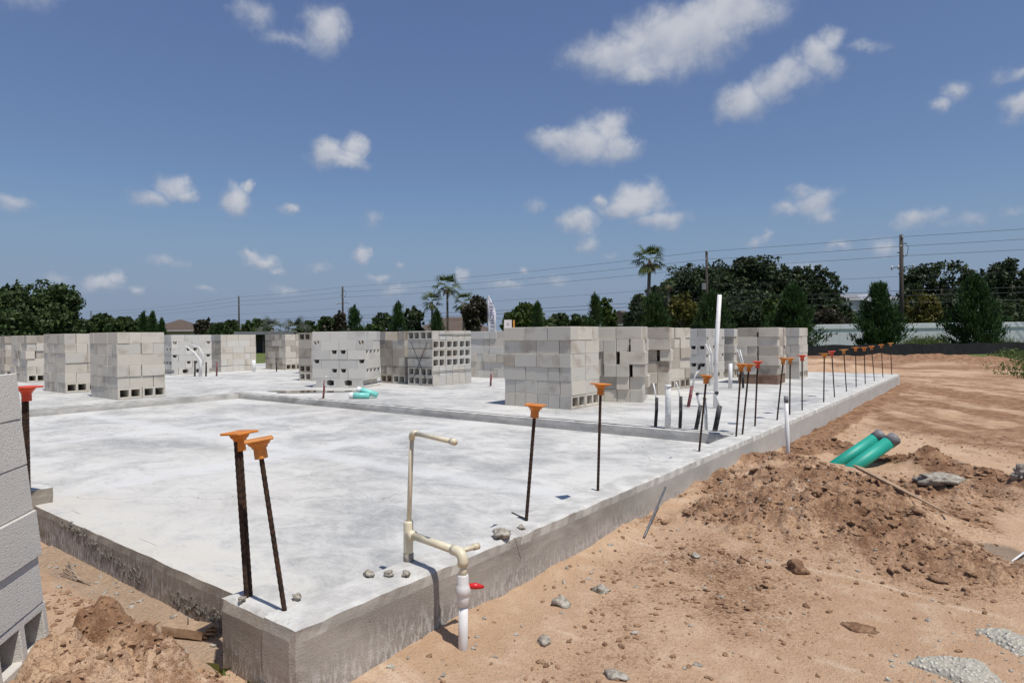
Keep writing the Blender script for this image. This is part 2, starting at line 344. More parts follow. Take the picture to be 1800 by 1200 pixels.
simple('wall_white', (.74, .76, .77), .8, .05, 3, .1, .004)
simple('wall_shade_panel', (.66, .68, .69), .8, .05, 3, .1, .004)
simple('pole_wood', (.055, .046, .04), .9, .25, 8, .3)
simple('wire_dark', (.05, .05, .055), .6, .1, 1, 0)
simple('insulator', (.45, .45, .46), .3, .1, 5, 0)
simple('roof_redbrown', (0.110, 0.058, 0.041), .85, .18, 3, .4, .03)
simple('roof_brown', (0.102, 0.074, 0.058), .85, .18, 3, .4, .03)
simple('roof_tan', (0.165, 0.124, 0.091), .85, .15, 3, .4, .03)
simple('roof_orange', (0.209, 0.121, 0.072), .85, .15, 3, .4, .03)
simple('roof_grey', (.20, .205, .215), .8, .12, 3, .3, .03)
simple('stucco_beige', (.40, .33, .26), .9, .08, 2, .1)
simple('stucco_white', (.62, .63, .65), .9, .06, 2, .1)
simple('trim_dark', (.03, .028, .028), .6, .1, 3, 0)
simple('glass_dark', (.02, .024, .03), .12, .1, 2, 0, spec=.7)
simple('bark', (.11, .085, .062), .93, .3, 6, .6, .03)
simple('palm_bark', (.16, .135, .11), .93, .25, 7, .6, .03)
simple('flag_white', (.74, .72, .80), .75, .05, 3, 0)
simple('flag_letter', (.10, .085, .22), .7, .05, 3, 0)
simple('sign_white', (.74, .75, .77), .5, .04, 3, 0)
simple('logo_dark', (.05, .06, .12), .6, .05, 3, 0)
simple('post_orange', (.62, .30, .06), .6, .1, 6, 0)
t = NT('water'); t.bump(t.noise(9, 3), .05, .004); t.fin(t.mix(t.noise(2, 4), (.20, .165, .125), (.26, .22, .17)), .03, .6)
def leafmat(name, a, b, rough=.6):
    t = NT(name); at = t.n('ShaderNodeAttribute', attribute_name='tint'); c = t.mix(at.outputs['Fac'], a, b)
    t.fin(c, rough, .25)
    tr = t.n('ShaderNodeBsdfTranslucent'); t.put(tr.inputs[0], c)
    ms = t.n('ShaderNodeMixShader'); ms.inputs[0].default_value = .22; t.l(t.p.outputs[0], ms.inputs[1]); t.l(tr.outputs[0], ms.inputs[2]); t.l(ms.outputs[0], t.out.inputs[0])
    return t.m
leafmat('oak_leaf', (0.0248, 0.0420, 0.0155), (0.0979, 0.1434, 0.0457))
leafmat('oak_dark', (0.0218, 0.0336, 0.0168), (0.0847, 0.1129, 0.0458))
leafmat('fresh_leaf', (.032, .058, .012), (.125, .165, .035))
leafmat('yellow_leaf', (.055, .062, .012), (.19, .165, .04))
leafmat('magnolia_leaf', (.018, .022, .012), (.13, .105, .07), .4)
leafmat('cedar_leaf', (0.0179, 0.0419, 0.0149), (0.0659, 0.1287, 0.0345))
leafmat('palm_leaf', (.028, .052, .014), (.15, .185, .06), .5)
leafmat('palm_silver', (.07, .085, .06), (.22, .24, .19), .5)
leafmat('palm_dead', (.09, .058, .035), (.28, .20, .13), .8)
leafmat('weed_leaf', (.045, .075, .018), (.20, .24, .075))

# ------------------------------------------------------------------ object helpers
def link(name, me, parent=None):
    o = bpy.data.objects.new(name, me); COL.objects.link(o)
    if parent: o.parent = parent
    return o
def tag(o, label=None, cat=None, group=None, kind=None):
    for k, v in (('label', label), ('category', cat), ('group', group), ('kind', kind)):
        if v: o[k] = v
    return o
def thing(name, label, cat, loc=(0, 0, 0), rotz=0., group=None):
    o = link(name, None); o.location = loc; o.rotation_euler = (0, 0, rotz); o.empty_display_size = .1
    return tag(o, label, cat, group)
def mesh(name, v, f, mats, parent=None, smooth=False, mi=None):
    me = bpy.data.meshes.new(name); me.from_pydata([tuple(map(float, p)) for p in v], [], f); 
    for m in (mats if isinstance(mats, (list, tuple)) else [mats]): me.materials.append(MATS[m])
    if mi is not None: me.polygons.foreach_set('material_index', mi)
    if smooth: me.polygons.foreach_set('use_smooth', [True]*len(me.polygons))
    me.update(); return link(name, me, parent)
def bm_obj(name, bm, mats, parent=None, smooth=False):
    me = bpy.data.meshes.new(name); bm.to_mesh(me); bm.free()
    for m in (mats if isinstance(mats, (list, tuple)) else [mats]): me.materials.append(MATS[m])
    if smooth: me.polygons.foreach_set('use_smooth', [True]*len(me.polygons))
    return link(name, me, parent)
def boxmesh(name, lo, hi, mat, parent=None, bev=.0):
    bm = bmesh.new(); bmesh.ops.create_cube(bm, size=1)
    for q in bm.verts: q.co = Vector([lo[i]+(q.co[i]+.5)*(hi[i]-lo[i]) for i in range(3)])
    if bev: bmesh.ops.bevel(bm, geom=bm.edges[:], offset=bev, segments=1, affect='EDGES')
    return bm_obj(name, bm, mat, parent)
def frame_at(t):
    t = Vector(t).normalized(); a = Vector((0, 0, 1)) if abs(t.z) < .9 else Vector((1, 0, 0))
    x = t.cross(a).normalized(); return x, t.cross(x).normalized()
def tube_geo(pts, r, seg=10, cap=True):
    pts = [Vector(p) for p in pts]; n = len(pts); rs = r if isinstance(r, (list, tuple)) else [r]*n
    v, f = [], []; px = None
    for i, p in enumerate(pts):
        t = (pts[min(i+1, n-1)]-pts[max(i-1, 0)]).normalized()
        if px is None: x, y = frame_at(t)
        else:
            x = (px - t*px.dot(t)).normalized(); y = t.cross(x)
        px = x
        for k in range(seg):
            a = 2*math.pi*k/seg; v.append(p+(x*math.cos(a)+y*math.sin(a))*rs[i])
    for i in range(n-1):
        for k in range(seg):
            a = i*seg+k; b = i*seg+(k+1) % seg; f.append((a, b, b+seg, a+seg))
    if cap: f.append(tuple(range(seg))[::-1]); f.append(tuple(range((n-1)*seg, n*seg)))
    return v, f
def tube(name, pts, r, mat, parent=None, seg=10, cap=True, smooth=True):
    v, f = tube_geo(pts, r, seg, cap); return mesh(name, v, f, mat, parent, smooth)
def bend(pts, n=6):
    """round the corner p1 of p0-p1-p2"""
    a, b, c = [Vector(p) for p in pts]
    return [(a*(1-t)+b*t)*(1-t)+(b*(1-t)+c*t)*t for t in [i/n for i in range(n+1)]]
def lump_geo(size, seed, rough=.35, sub=2):
    bm = bmesh.new(); bmesh.ops.create_icosphere(bm, subdivisions=sub, radius=1); o = Vector((seed*3.7, seed*1.3, seed*7.1))
    for q in bm.verts:
        d = q.co.normalized(); k = 1+rough*mnoise.noise(d*1.3+o)*1.4+rough*.6*mnoise.noise(d*3.5+o)+rough*.35*mnoise.noise(d*8+o)
        q.co = Vector((d.x*size[0], d.y*size[1], d.z*size[2]))*k
    return bm
def lump(name, loc, size, seed, mat, label, cat, rough=.35, sub=3, group=None, rotz=0):
    o = bm_obj(name, lump_geo(size, seed, rough, sub), mat, None, True); o.location = loc; o.rotation_euler[2] = rotz
    return tag(o, label, cat, group)
def rough_box(name, lo, hi, step, amp, mats, parent, top_mat=1, seed=0, chip=.006, plain=()):
    """a cast concrete piece: fine grid on every face, worn edges, uneven planes"""
    lo = np.array(lo, float); hi = np.array(hi, float); n = [max(1, int(round((hi[i]-lo[i])/step[i]))) for i in range(3)]
    idx = {}; v = []; f = []; mi = []
    def vid(i, j, k):
        if (i, j, k) not in idx:
            p = np.array([lo[a]+(hi[a]-lo[a])*q/n[a] for a, q in enumerate((i, j, k))])
            q = Vector(p); d = np.array([mnoise.noise(q*6+Vector((seed, 0, 0))), mnoise.noise(q*6+Vector((0, seed+9, 0))), mnoise.noise(q*6+Vector((0, 0, seed+4)))])
            e = np.array([(-1 if s_ == 0 else 1 if s_ == n[a] else 0) for a, s_ in enumerate((i, j, k))], float)
            for (pa, ps) in plain:
                if e[pa] == ps: e[pa] = 0
            ne = np.abs(e).sum()
            off = d*amp
            if ne >= 2: off = off - e*(chip*(.5+1.6*max(0, mnoise.noise(q*11+Vector((seed, 2, 1)))+.25)))
            idx[(i, j, k)] = len(v); v.append(p+off)
        return idx[(i, j, k)]
    def face(a, side):
        b, c = [x for x in range(3) if x != a]
        for i in range(n[b]):
            for j in range(n[c]):
                q = []
                for (s_, t_) in ((0, 0), (1, 0), (1, 1), (0, 1)):
                    w = [0, 0, 0]; w[a] = side*n[a]; w[b] = i+s_; w[c] = j+t_; q.append(vid(*w))
                flip = (side == 1) != (a == 1)
                f.append(tuple(q) if flip else tuple(q[::-1])); mi.append(top_mat if (a == 2 and side == 1) else 0)
    for a in range(3):
        for side in (0, 1): face(a, side)
    return mesh(name, v, f, mats, parent, False, mi)

# ------------------------------------------------------------------ ground
GX0, GY0 = -9.68, 5.30            # garage recess: x from GX0 to -0.21, y from 0.19 to GY0
Z_GAR = -0.11
def inside_slab(x, y):
    a = (x < -.1) & (y > .1) & (y < 17.2) & (x > -22.6); return a & ~((x < -.43) & (x > -3.05) & (y < .25))
MOUNDS = [(.28, 5.1, .6, .5, .11), (.85, 4.2, .85, .80, .13), (1.25, 3.4, .75, .65, .09), (.6, 3.2, .5, .5, .06), (1.7, 2.95, .6, .25, .05), (1.65, 4.62, .28, .3, .10)]
def seg_dist(x, y, a, b):
    ax, ay = a; bx, by = b; L = (bx-ax)**2+(by-ay)**2; t = np.clip(((x-ax)*(bx-ax)+(y-ay)*(by-ay))/L, 0, 1)
    return np.hypot(x-ax-t*(bx-ax), y-ay-t*(by-ay)), t
def ground(x, y):
    x = np.asarray(x, float); y = np.asarray(y, float)
    r = np.hypot(x-EYE[0], y-EYE[1]); nearw = 1-sstep(14, 40, r)
    lump1 = fbm(x*5, y*5, 4, 3); fine = fbm(x*19, y*19, 3, 9)
    z = -.285 + .035*fbm(x*.6, y*.6, 3, 1)*nearw + .012*fbm(x*3, y*3, 3, 2)*nearw + .004*fine*nearw
    brown = np.zeros_like(z); grass = np.zeros_like(z); wet = np.zeros_like(z)
    for (mx, my, sx_, sy_, h) in MOUNDS:
        g = np.exp(-((x-mx)/sx_)**2-((y-my)/sy_)**2); z += h*g*(1+.5*lump1); brown = np.maximum(brown, .56*sstep(.10, .9, g+.7*fbm(x*2.3, y*2.3, 4, 21)))
    rough = sstep(.10, .5, brown); z += rough*(.16*np.minimum(np.abs(fbm(x*5, y*5, 2, 31)), .3)+.13*np.minimum(np.abs(fbm(x*12, y*12, 2, 32)), .3)+.06*np.abs(fbm(x*27, y*27, 2, 33))+.03*lump1-.03)
    mg = np.exp(-((x-1.0)/1.35)**4-((y-4.0)/1.9)**4); brown = np.maximum(brown, mg*np.clip(.46+1.4*fbm(x*2.2, y*2.2, 5, 43), 0, .68)); z += mg*(.05*fbm(x*1.6, y*1.6, 3, 45)+.02)
    fg = np.exp(-((x-.75)/.75)**2-((y-1.9)/1.6)**2); brown = np.maximum(brown, fg*np.clip(.40+1.0*fbm(x*1.7, y*1.7, 4, 41), 0, .52)); z += fg*.02*fbm(x*2.2, y*2.2, 3, 42)
    # berms of dug soil
    for a, b, w, h in (((.55, 6.25), (1.5, 5.85), .22, .10), ((1.5, 5.85), (2.3, 4.95), .26, .13), ((2.3, 4.95), (3.4, 4.2), .26, .12), ((.30, 6.0), (.75, 6.5), .2, .09)):
        d, t_ = seg_dist(x, y, a, b); g = np.exp(-(d/w)**2); z += g*h*(1+.9*lump1+.3*fine); brown = np.maximum(brown, .72*sstep(.2, .7, g+.3*fine))
    # crumbly edge of backfill along the long side
    g = np.exp(-((x-.12)/.2)**2)*sstep(5.6, 7, y)*(1-sstep(17, 18.5, y)); z += g*(.035+.07*lump1); brown = np.maximum(brown, .8*sstep(.25, .6, g*(1+.8*fbm(x*3, y*3, 3, 51))))
    # raked/tracked strips on the open soil
    ca, sa = math.cos(rad(-58)), math.sin(rad(-58)); u = x*ca+y*sa; w_ = -x*sa+y*ca
    tr = sstep(7.2, 9, y+x*.5)*nearw; strip = fbm(u*.35, w_*4.0, 3, 61); z += tr*(.03*strip+.02*fbm(u*.7, w_*11, 2, 63)+.012*lump1); brown = np.maximum(brown, tr*np.clip(.47+.8*fbm(u*.25, w_*2.2, 4, 62)+.6*fbm(x*3, y*3, 4, 64), .1, .75))
    far = sstep(16, 22, y); z += far*.12*np.maximum(0, fbm(x*.35, y*.35, 4, 71)+.08); brown = np.maximum(brown, far*np.clip(.35+1.6*fbm(x*.3, y*.5, 4, 72), 0, .75))
    for (mx, my, s1, s2, h) in ((-3.0, 25.6, .9, .5, .42), (-1.0, 31.5, 3.2, .9, .4), (.9, 29.5, 2.6, .9, .4), (2.4, 26.8, 1.2, .8, .22), (-4.5, 33, 2.5, 1, .25)):
        g = np.exp(-((x-mx)/s1)**2-((y-my)/s2)**2); z += h*g*(1+.8*fbm(x*1.6, y*1.6, 3, 77)); brown = np.maximum(brown, .9*sstep(.2, .55, g))
    # trench in front of the garage opening and the spoil heap before it
    q = sstep(-3.6, -3.0, x)*(1-sstep(-.6, -.45, x))*sstep(-.15, .02, y)*(1-sstep(.3, .4, y)); z -= q*.035; wet = np.maximum(wet, q*.40)
    hp = sstep(-2.1, -1.5, x)*(1-sstep(-.28, -.02, x))*(1-sstep(-.22, -.05, y-.05*lump1))*sstep(-1.6, -1.0, y)
    hp = hp*sstep(-.02, .14, (x+1.226)*.643+(y+.357)*.766)
    bil = np.abs(fbm(x*4.2, y*4.2, 2, 81)); bil2 = np.abs(fbm(x*11, y*11, 2, 82)); z += hp*(.055+.36*np.minimum(bil, .28)+.16*np.minimum(bil2, .3)+.05*lump1+.035*fine+.02*np.abs(fbm(x*34, y*34, 2, 84))); brown = np.maximum(brown, hp*np.clip(.52+1.0*fbm(x*5, y*5, 4, 83), .3, .8))
    # wet dip on the right
    g = np.exp(-((x-2.12)/.30)**2-((y-3.5)/.26)**2); z -= .07*g; wet = np.maximum(wet, sstep(.35, 1.0, g+.7*fbm(x*6, y*6, 4, 44))*.62)
    z += .03*(1+1.6*lump1)*np.exp(-((x-.0)/.12)**2)*sstep(.2, .6, y)*(1-sstep(3.6, 5.0, y))      # sand banked against the footing
    # grass beyond the building plot
    gd = sstep(0, 3, (y-33.5)+.35*(x+2)+4*fbm(x*.15, y*.15, 3, 91)); gd = np.maximum(gd, sstep(0, 2.5, x-(2.6+.0*y))*sstep(19, 23, y)); gd = np.maximum(gd, sstep(-23.5, -27, x)); gd = np.maximum(gd, sstep(60, 75, r)); grass = np.clip(gd, 0, 1); brown *= (1-.7*grass)
    z = np.where(inside_slab(x, y), np.minimum(z, -.34), z)
    z = np.where(r > 40, -.32+.04*fbm(x*.1, y*.1, 3, 95), z)
    return z, brown, grass, wet
def gz(x, y): return float(ground(np.array([x]), np.array([y]))[0][0])

ang = np.concatenate([np.arange(-46, 46, .155), np.arange(46, 314, 2.68)])
ang = np.radians(ang)+YAW; NA = len(ang)
rr = [.35]
while rr[-1] < 900:
    q = rr[-1]; rr.append(q*(1.05 if q < 1.9 else 1.0048 if q < 9 else 1.012 if q < 24 else 1.035))
rr = np.array(rr); NR = len(rr)
X = EYE[0]+np.outer(rr, np.sin(ang)); Y = EYE[1]+np.outer(rr, np.cos(ang)); Z, BR, GR, WT = ground(X, Y)
me = bpy.data.meshes.new('ground'); nv = NR*NA
co = np.stack([X, Y, Z], -1).reshape(-1, 3); me.vertices.add(nv+1)
me.vertices.foreach_set('co', np.concatenate([co, [[EYE[0], EYE[1], -.3]]]).astype(np.float32).ravel())
I, J = np.meshgrid(np.arange(NR-1), np.arange(NA), indexing='ij'); J2 = (J+1) % NA
quads = np.stack([I*NA+J, I*NA+J2, (I+1)*NA+J2, (I+1)*NA+J], -1).reshape(-1, 4)[:, ::-1]
tri = np.stack([np.arange(NA), (np.arange(NA)+1) % NA, np.full(NA, nv)], -1)
nl = quads.size+tri.size; me.loops.add(nl); me.loops.foreach_set('vertex_index', np.concatenate([quads.ravel(), tri.ravel()]).astype(np.int32))
npoly = len(quads)+len(tri); me.polygons.add(npoly)
me.polygons.foreach_set('loop_start', np.concatenate([np.arange(len(quads))*4, quads.size+np.arange(len(tri))*3]).astype(np.int32))
me.polygons.foreach_set('use_smooth', np.ones(npoly, bool)); me.update(calc_edges=True)
ca_ = me.attributes.new('soil', 'FLOAT_COLOR', 'POINT'); cc = np.ones((nv+1, 4), np.float32); cc[:nv, 0] = BR.ravel(); cc[:nv, 1] = GR.ravel(); cc[:nv, 2] = WT.ravel(); ca_.data.foreach_set('color', cc.ravel())
me.materials.append(MATS['soil']); tag(link('ground', me), kind='structure')

# ------------------------------------------------------------------ foundation slab
slab = thing('foundation_slab', 'pale concrete house foundation slab with a recessed garage floor', 'foundation slab')
def grid_sheet(name, x0, x1, y0, y1, z, step, mat, parent, amp=.003, seed=0):
    nx = max(1, int((x1-x0)/step)); ny = max(1, int((y1-y0)/step)); xs = np.linspace(x0, x1, nx+1); ys = np.linspace(y0, y1, ny+1)
    XX, YY = np.meshgrid(xs, ys, indexing='ij'); ZZ = z+amp*2*fbm(XX*1.2, YY*1.2, 3, seed)
    ZZ[0, :] = z; ZZ[-1, :] = z; ZZ[:, 0] = z; ZZ[:, -1] = z
    v = np.stack([XX, YY, ZZ], -1).reshape(-1, 3); f = [(i*(ny+1)+j, (i+1)*(ny+1)+j, (i+1)*(ny+1)+j+1, i*(ny+1)+j+1) for i in range(nx) for j in range(ny)]
    return mesh(name, v, f, mat, parent, True)
grid_sheet('house_floor', -22.6, -.21, GY0+.10, 17.2, 0, .25, 'slab_floor', slab, .0025, 3)
grid_sheet('wing_floor', -22.6, GX0-.10, .2, GY0+.10, 0, .25, 'slab_floor', slab, .0025, 4)
grid_sheet('garage_floor', GX0, -.21, .30, GY0, Z_GAR, .12, 'garage_floor', slab, .003, 5)
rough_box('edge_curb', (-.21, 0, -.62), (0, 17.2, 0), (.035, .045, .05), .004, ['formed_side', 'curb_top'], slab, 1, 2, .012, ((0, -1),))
rough_box('corner_pier', (-.53, 0.002, -.62), (-.195, .235, -.004), (.03, .03, .05), .004, ['front_face', 'curb_top'], slab, 1, 5, .016, ((0, 1),))
rough_box('garage_apron', (-3.40, .19, -.62), (-.50, .30, Z_GAR), (.05, .028, .045),   .004, ['front_face', 'garage_floor'], slab, 1, 8, .006, ((0, 1), (1, 1)))
rough_box('garage_pier', (-9.9, 0., -.62), (-3.38, .31, 0), (.12, .05, .06), .005, ['front_face', 'curb_top'], slab, 1, 11, .008)
rough_box('step_riser', (GX0-.10, GY0, -.4), (-.213, GY0+.10, 0), (.09, .05, .055), .005, ['step_face', 'curb_top'], slab, 1, 13, .007)
rough_box('step_riser', (GX0-.10, .2, -.4), (GX0, GY0-.003, 0), (.05, .09, .055), .005, ['step_face', 'curb_top'], slab, 1, 14, .007)
boxmesh('far_edge', (-22.6, 17.203, -.5), (-.01, 17.4, -.002), 'curb_top', slab)
boxmesh('far_edge', (-22.8, 0, -.5), (-22.603, 17.4, -.002), 'curb_top', slab)
# honeycombed aggregate exposed in the form face of the garage opening
random.seed(12); v, f = [], []
for i in range(260):
    u = random.random(); band = random.random() < .62
    x = -2.86+u*1.25 if band else -1.35+random.random()*.5; zc = (-.15-.12*u*.9 if band else -.265)+random.gauss(0, .022); s = random.uniform(.007, .016)
    bm = lump_geo((s, s*.8, s), i, .4, 1); b = len(v); bm.verts.ensure_lookup_table()
    v += [q.co+Vector((x, .194, zc)) for q in bm.verts]; f += [tuple(b+q.index for q in fc.verts) for fc in bm.faces]; bm.free()
tag(mesh('exposed_aggregate', v, f, 'aggregate', slab), kind='stuff')
# tidy film of standing water on the slab
v = []; n = 40
for k in range(n):
    a = 2*math.pi*k/n; w = 1+.22*math.sin(3*a+1)+.12*math.sin(5*a); ex, ey = math.cos(a)*1.0*w, math.sin(a)*.34*w; v.append((-8.62+ex*.74-ey*.67, 6.22+ex*.5+ey*.55, .0062))
pu = mesh('puddle', v, [tuple(range(n))], 'water'); tag(pu, kind='structure')

# ------------------------------------------------------------------ concrete blocks
BL, BW = .394, .194
def std_block(bev=.004):
    xs = [-BL/2, -.163, -.020, .020, .163, BL/2]; ys = [-BW/2, -.064, .064, BW/2]; bm = bmesh.new(); V = {}
    for k, z in ((0, -BW/2), (1, BW/2)):
        for i, x in enumerate(xs):
            for j, y in enumerate(ys): V[i, j, k] = bm.verts.new((x, y, z))
    core = {(1, 1), (3, 1)}
    for i in range(5):
        for j in range(3):
            if (i, j) in core:
                a = [(i, j), (i+1, j), (i+1, j+1), (i, j+1)]
                for q in range(4): p1, p2 = a[q], a[(q+1) % 4]; bm.faces.new([V[p1+(0,)], V[p1+(1,)], V[p2+(1,)], V[p2+(0,)]])
                continue
            bm.faces.new([V[i, j, 1], V[i+1, j, 1], V[i+1, j+1, 1], V[i, j+1, 1]]); bm.faces.new([V[i, j, 0], V[i, j+1, 0], V[i+1, j+1, 0], V[i+1, j, 0]])
    for i in range(5):
        bm.faces.new([V[i, 0, 0], V[i+1, 0, 0], V[i+1, 0, 1], V[i, 0, 1]]); bm.faces.new([V[i, 3, 0], V[i, 3, 1], V[i+1, 3, 1], V[i+1, 3, 0]])
    for j in range(3):
        bm.faces.new([V[0, j, 0], V[0, j, 1], V[0, j+1, 1], V[0, j+1, 0]]); bm.faces.new([V[5, j, 0], V[5, j+1, 0], V[5, j+1, 1], V[5, j, 1]])
    bm.normal_update(); es = [e for e in bm.edges if len(e.link_faces) == 2 and e.calc_face_angle(0) > .5]
    bmesh.ops.bevel(bm, geom=es, offset=bev, segments=1, affect='EDGES')
    me = bpy.data.meshes.new('concrete_block'); bm.to_mesh(me); bm.free(); return me
def notch_block():
    """U-shaped lintel block: a trough along its length, showing as a notch at the ends"""
    w = BW/2; prof = [(-w, -w), (w, -w), (w, w), (.062, w), (.046, w-.078), (-.046, w-.078), (-.062, w), (-w, w)]; bm = bmesh.new()
    a = [bm.verts.new((-BL/2, y, z)) for y, z in prof]; b = [bm.verts.new((BL/2, y, z)) for y, z in prof]; n = len(prof)
    bm.faces.new(a[::-1]); bm.faces.new(b)
    for i in range(n): bm.faces.new([a[i], a[(i+1) % n], b[(i+1) % n], b[i]])
    bmesh.ops.recalc_face_normals(bm, faces=bm.faces[:]); bmesh.ops.bevel(bm, geom=[e for e in bm.edges if e.calc_face_angle(0) > .4], offset=.003, segments=1, affect='EDGES')
    me = bpy.data.meshes.new('lintel_block'); bm.to_mesh(me); bm.free(); return me
STD, UBL = std_block(), notch_block(); _variants = {}
def block_me(kind, mat):
    if (kind, mat) not in _variants:
        m = (STD if kind == 's' else UBL).copy(); m.materials.append(MATS[mat]); _variants[kind, mat] = m
    return _variants[kind, mat]
def tiling(nx, ny, rng, bias=.55):
    """random domino tiling of nx x ny half-block cells"""
    g = [[0]*ny for _ in range(nx)]; out = []
    def rec():
        for i in range(nx):
            for j in range(ny):
                if not g[i][j]:
                    opts = ['X', 'Y']
                    if rng.random() > bias: opts.reverse()
                    for o in opts:
                        a, b = (i+1, j) if o == 'X' else (i, j+1)
                        if a < nx and b < ny and not g[a][b]:
                            g[i][j] = g[a][b] = 1; out.append((o, i, j))
                            if rec(): return True
                            out.pop(); g[i][j] = g[a][b] = 0
                    return False
        return True
    rec(); return out
CELL, CRS = .2, .1955
R90 = math.pi/2
def stack(label, near, rot, nx, ny, mats, seed, courses=None, jit=.006, stag=0., skip=(), group='stacks of concrete blocks', origin=(1, 0), lean=None, z0=0.):
    """near = ground position of the corner `origin` (in units of the stack's sides); local X and Y run along the sides"""
    rng = random.Random(seed); Wd, Dp_ = nx*CELL, ny*CELL; c, s_ = math.cos(rot), math.sin(rot)
    ox, oy = origin[0]*Wd, origin[1]*Dp_; px = near[0]-(ox*c-oy*s_); py = near[1]-(ox*s_+oy*c)
    st = thing('block_stack', label, 'block stack', (px, py, z0), rot, group)
    if lean: st.rotation_mode = 'QUATERNION'; st.rotation_quaternion = Quaternion(lean[0], lean[1]) @ Quaternion((0, 0, 1), rot)
    courses = courses or (['cx']+['r']*5)
    for k, mode in enumerate(courses):
        z = CRS*k+BW/2+.001; tiles = []
        if mode == 'cx': tiles = [('cx' if i >= nx-2 else 'Y', i, j) for i in range(nx) for j in range(0, ny, 2)]
        elif mode == 'cy': tiles = [('cy' if (j < 2) == (origin[1] == 0) else 'X', i, j) for i in range(0, nx, 2) for j in range(ny)]
        elif mode == 'X': tiles = [('X', i, j) for i in range(0, nx, 2) for j in range(ny)]
        elif mode == 'Y': tiles = [('Y', i, j) for i in range(nx) for j in range(0, ny, 2)]
        elif mode == 'ub': tiles = [('ub', i, j) for i in range(nx) for j in range(0, ny, 2)]
        elif mode == 'uends': tiles = [('uY', 0, j) for j in range(0, ny, 2)]+[('uY', nx-1, j) for j in range(0, ny, 2)]+[('uX', i, j) for i in range(1, nx-1, 2) for j in range(ny)]
        elif mode == 'umid': tiles = [('uX', 0, j) for j in range(ny)]+[('uX', 4, j) for j in range(ny)]+[('uY', i, j) for i in (2, 3) for j in range(0, ny, 2)]
        else: tiles = [(o, i, j) for o, i, j in tiling(nx, ny, rng, .6 if k % 2 else .4)]
        drift = (rng.gauss(0, jit), rng.gauss(0, jit))
        for (o, i, j) in tiles:
            if (k, i, j) in skip: continue
            u = o[0] == 'u'; lenx = o in ('X', 'cy', 'uX')
            x = (i+(1 if lenx else .5))*CELL; y = (j+(.5 if lenx else 1))*CELL
            x += rng.uniform(-1, 1)*jit*.5+drift[0]*.5; y += rng.uniform(-1, 1)*jit*.5+drift[1]*.5
            if stag and k > 0 and rng.random() < .45:
                if i+(2 if lenx else 1) >= nx: x += rng.uniform(.4, 1)*stag
                if j == 0: y -= rng.uniform(.4, 1)*stag
            b = link('concrete_block', block_me('u' if u else 's', rng.choice(mats)), st); b.location = (x, y, z)
            dz = rng.uniform(-1, 1)*.008
            if o == 'cx': b.rotation_euler = Matrix(((0, 0, 1), (1, 0, 0), (0, 1, 0))).to_euler()
            elif o == 'cy': b.rotation_euler = (R90, 0, 0)
            elif o == 'ub': b.rotation_euler = (Matrix.Rotation(R90, 3, 'Z') @ Matrix.Rotation(R90 if i % 2 else -R90, 3, 'X')).to_euler()
            elif o in ('Y', 'uY'): b.rotation_euler = (0, 0, R90+dz)
            else: b.rotation_euler = (0, 0, dz)
    return st
def strap(st, pts, w=.012): tube('strap', pts, w*.5, 'strap_black', st, 6, True)

G1, T1 = ['block_grey'], ['block_tan', 'block_tan', 'block_grey']
stack('large grey block stack with brown patches in the middle of the slab', (-2.79, 6.33), 0, 6, 4, ['block_grey', 'block_grey', 'block_grey', 'block_tan'], 101)
stack('beige block stack at the garage step, nearest of the left stacks', (-10.2, 3.36), 0, 6, 4, T1, 102, jit=.011)
stack('beige block stack just left of the stack at the garage step', (-12.7, 3.38), 0, 6, 4, T1, 103, jit=.012)
stack('beige block stack with dark left side, second from the left picture edge', (-17.33, 4.05), 0, 6, 4, T1+['block_brown'], 104, stag=.03)
stack('weathered beige block stack cut by the left picture edge', (-20.2, 4.35), 0, 6, 4, ['block_tan', 'block_brown'], 105, stag=.03)
def ustack(label, near, rot, origin, seed, mats=('block_notched', 'block_notched', 'block_pale')):
    st = stack(label, near, rot, 6, 4, list(mats), seed, ['ub', 'umid', 'uends', 'umid', 'uends', 'X'], origin=origin)
    return st
ustack('pale stack of notched lintel blocks behind two curved white tubes', (-17.2, 7.5), R90, (0, 0), 106)
stack('smooth pale beige block stack with dark soot-stained left base', (-17.5, 9.15), R90, 6, 4, ['block_tan', 'block_pale'], 107, origin=(0, 0))
stack('brown weathered block stack beside a short white pipe stub', (-16.75, 10.95), 0, 6, 4, ['block_brown', 'block_brown', 'block_tan'], 108, courses=['cx', 'Y', 'Y', 'X', 'Y', 'Y'])
stack('brown-streaked block stack half hidden behind the central lintel stack', (-14.6, 9.98), rad(8), 6, 4, ['block_brown', 'block_grey'], 109, courses=['cy', 'r', 'r', 'r', 'r', 'r'], origin=(0, 0), stag=.02)
stack('sliver of dark grey block stack left of the central lintel stack', (-11.0, 8.2), rad(10), 4, 4, ['block_brown', 'block_grey'], 110, courses=['cy', 'cy', 'X', 'X', 'X', 'cy'], origin=(1, 0))
ustack('light grey stack of notched lintel blocks above the puddle', (-8.47, 7.40), rad(27), (1, 0), 111)
st11 = stack('brown block stack with two upper blocks missing, left of the strapped stack', (-8.60, 8.62), rad(2), 4, 4, ['block_brown', 'block_brown', 'block_grey'], 112, courses=['cy', 'Y', 'Y', 'Y', 'Y', 'Y'], origin=(1, 0), skip=((5, 1, 0), (5, 2, 0)))
st12 = stack('block stack bound with crossed black straps, rows of open cores facing', (-7.58, 8.46), rad(-2), 4, 6, ['block_grey', 'block_notched'], 113, courses=['cy', 'cy', 'cx', 'cx', 'cx', 'cy'], origin=(1, 0))
for zz in (.39, .59, .79): strap(st12, [(0, -.012, zz), (.8, -.012, zz)])
strap(st12, [(.14, -.014, .93), (.62, -.014, .08)]); strap(st12, [(.66, -.018, .93), (.16, -.018, .08)])
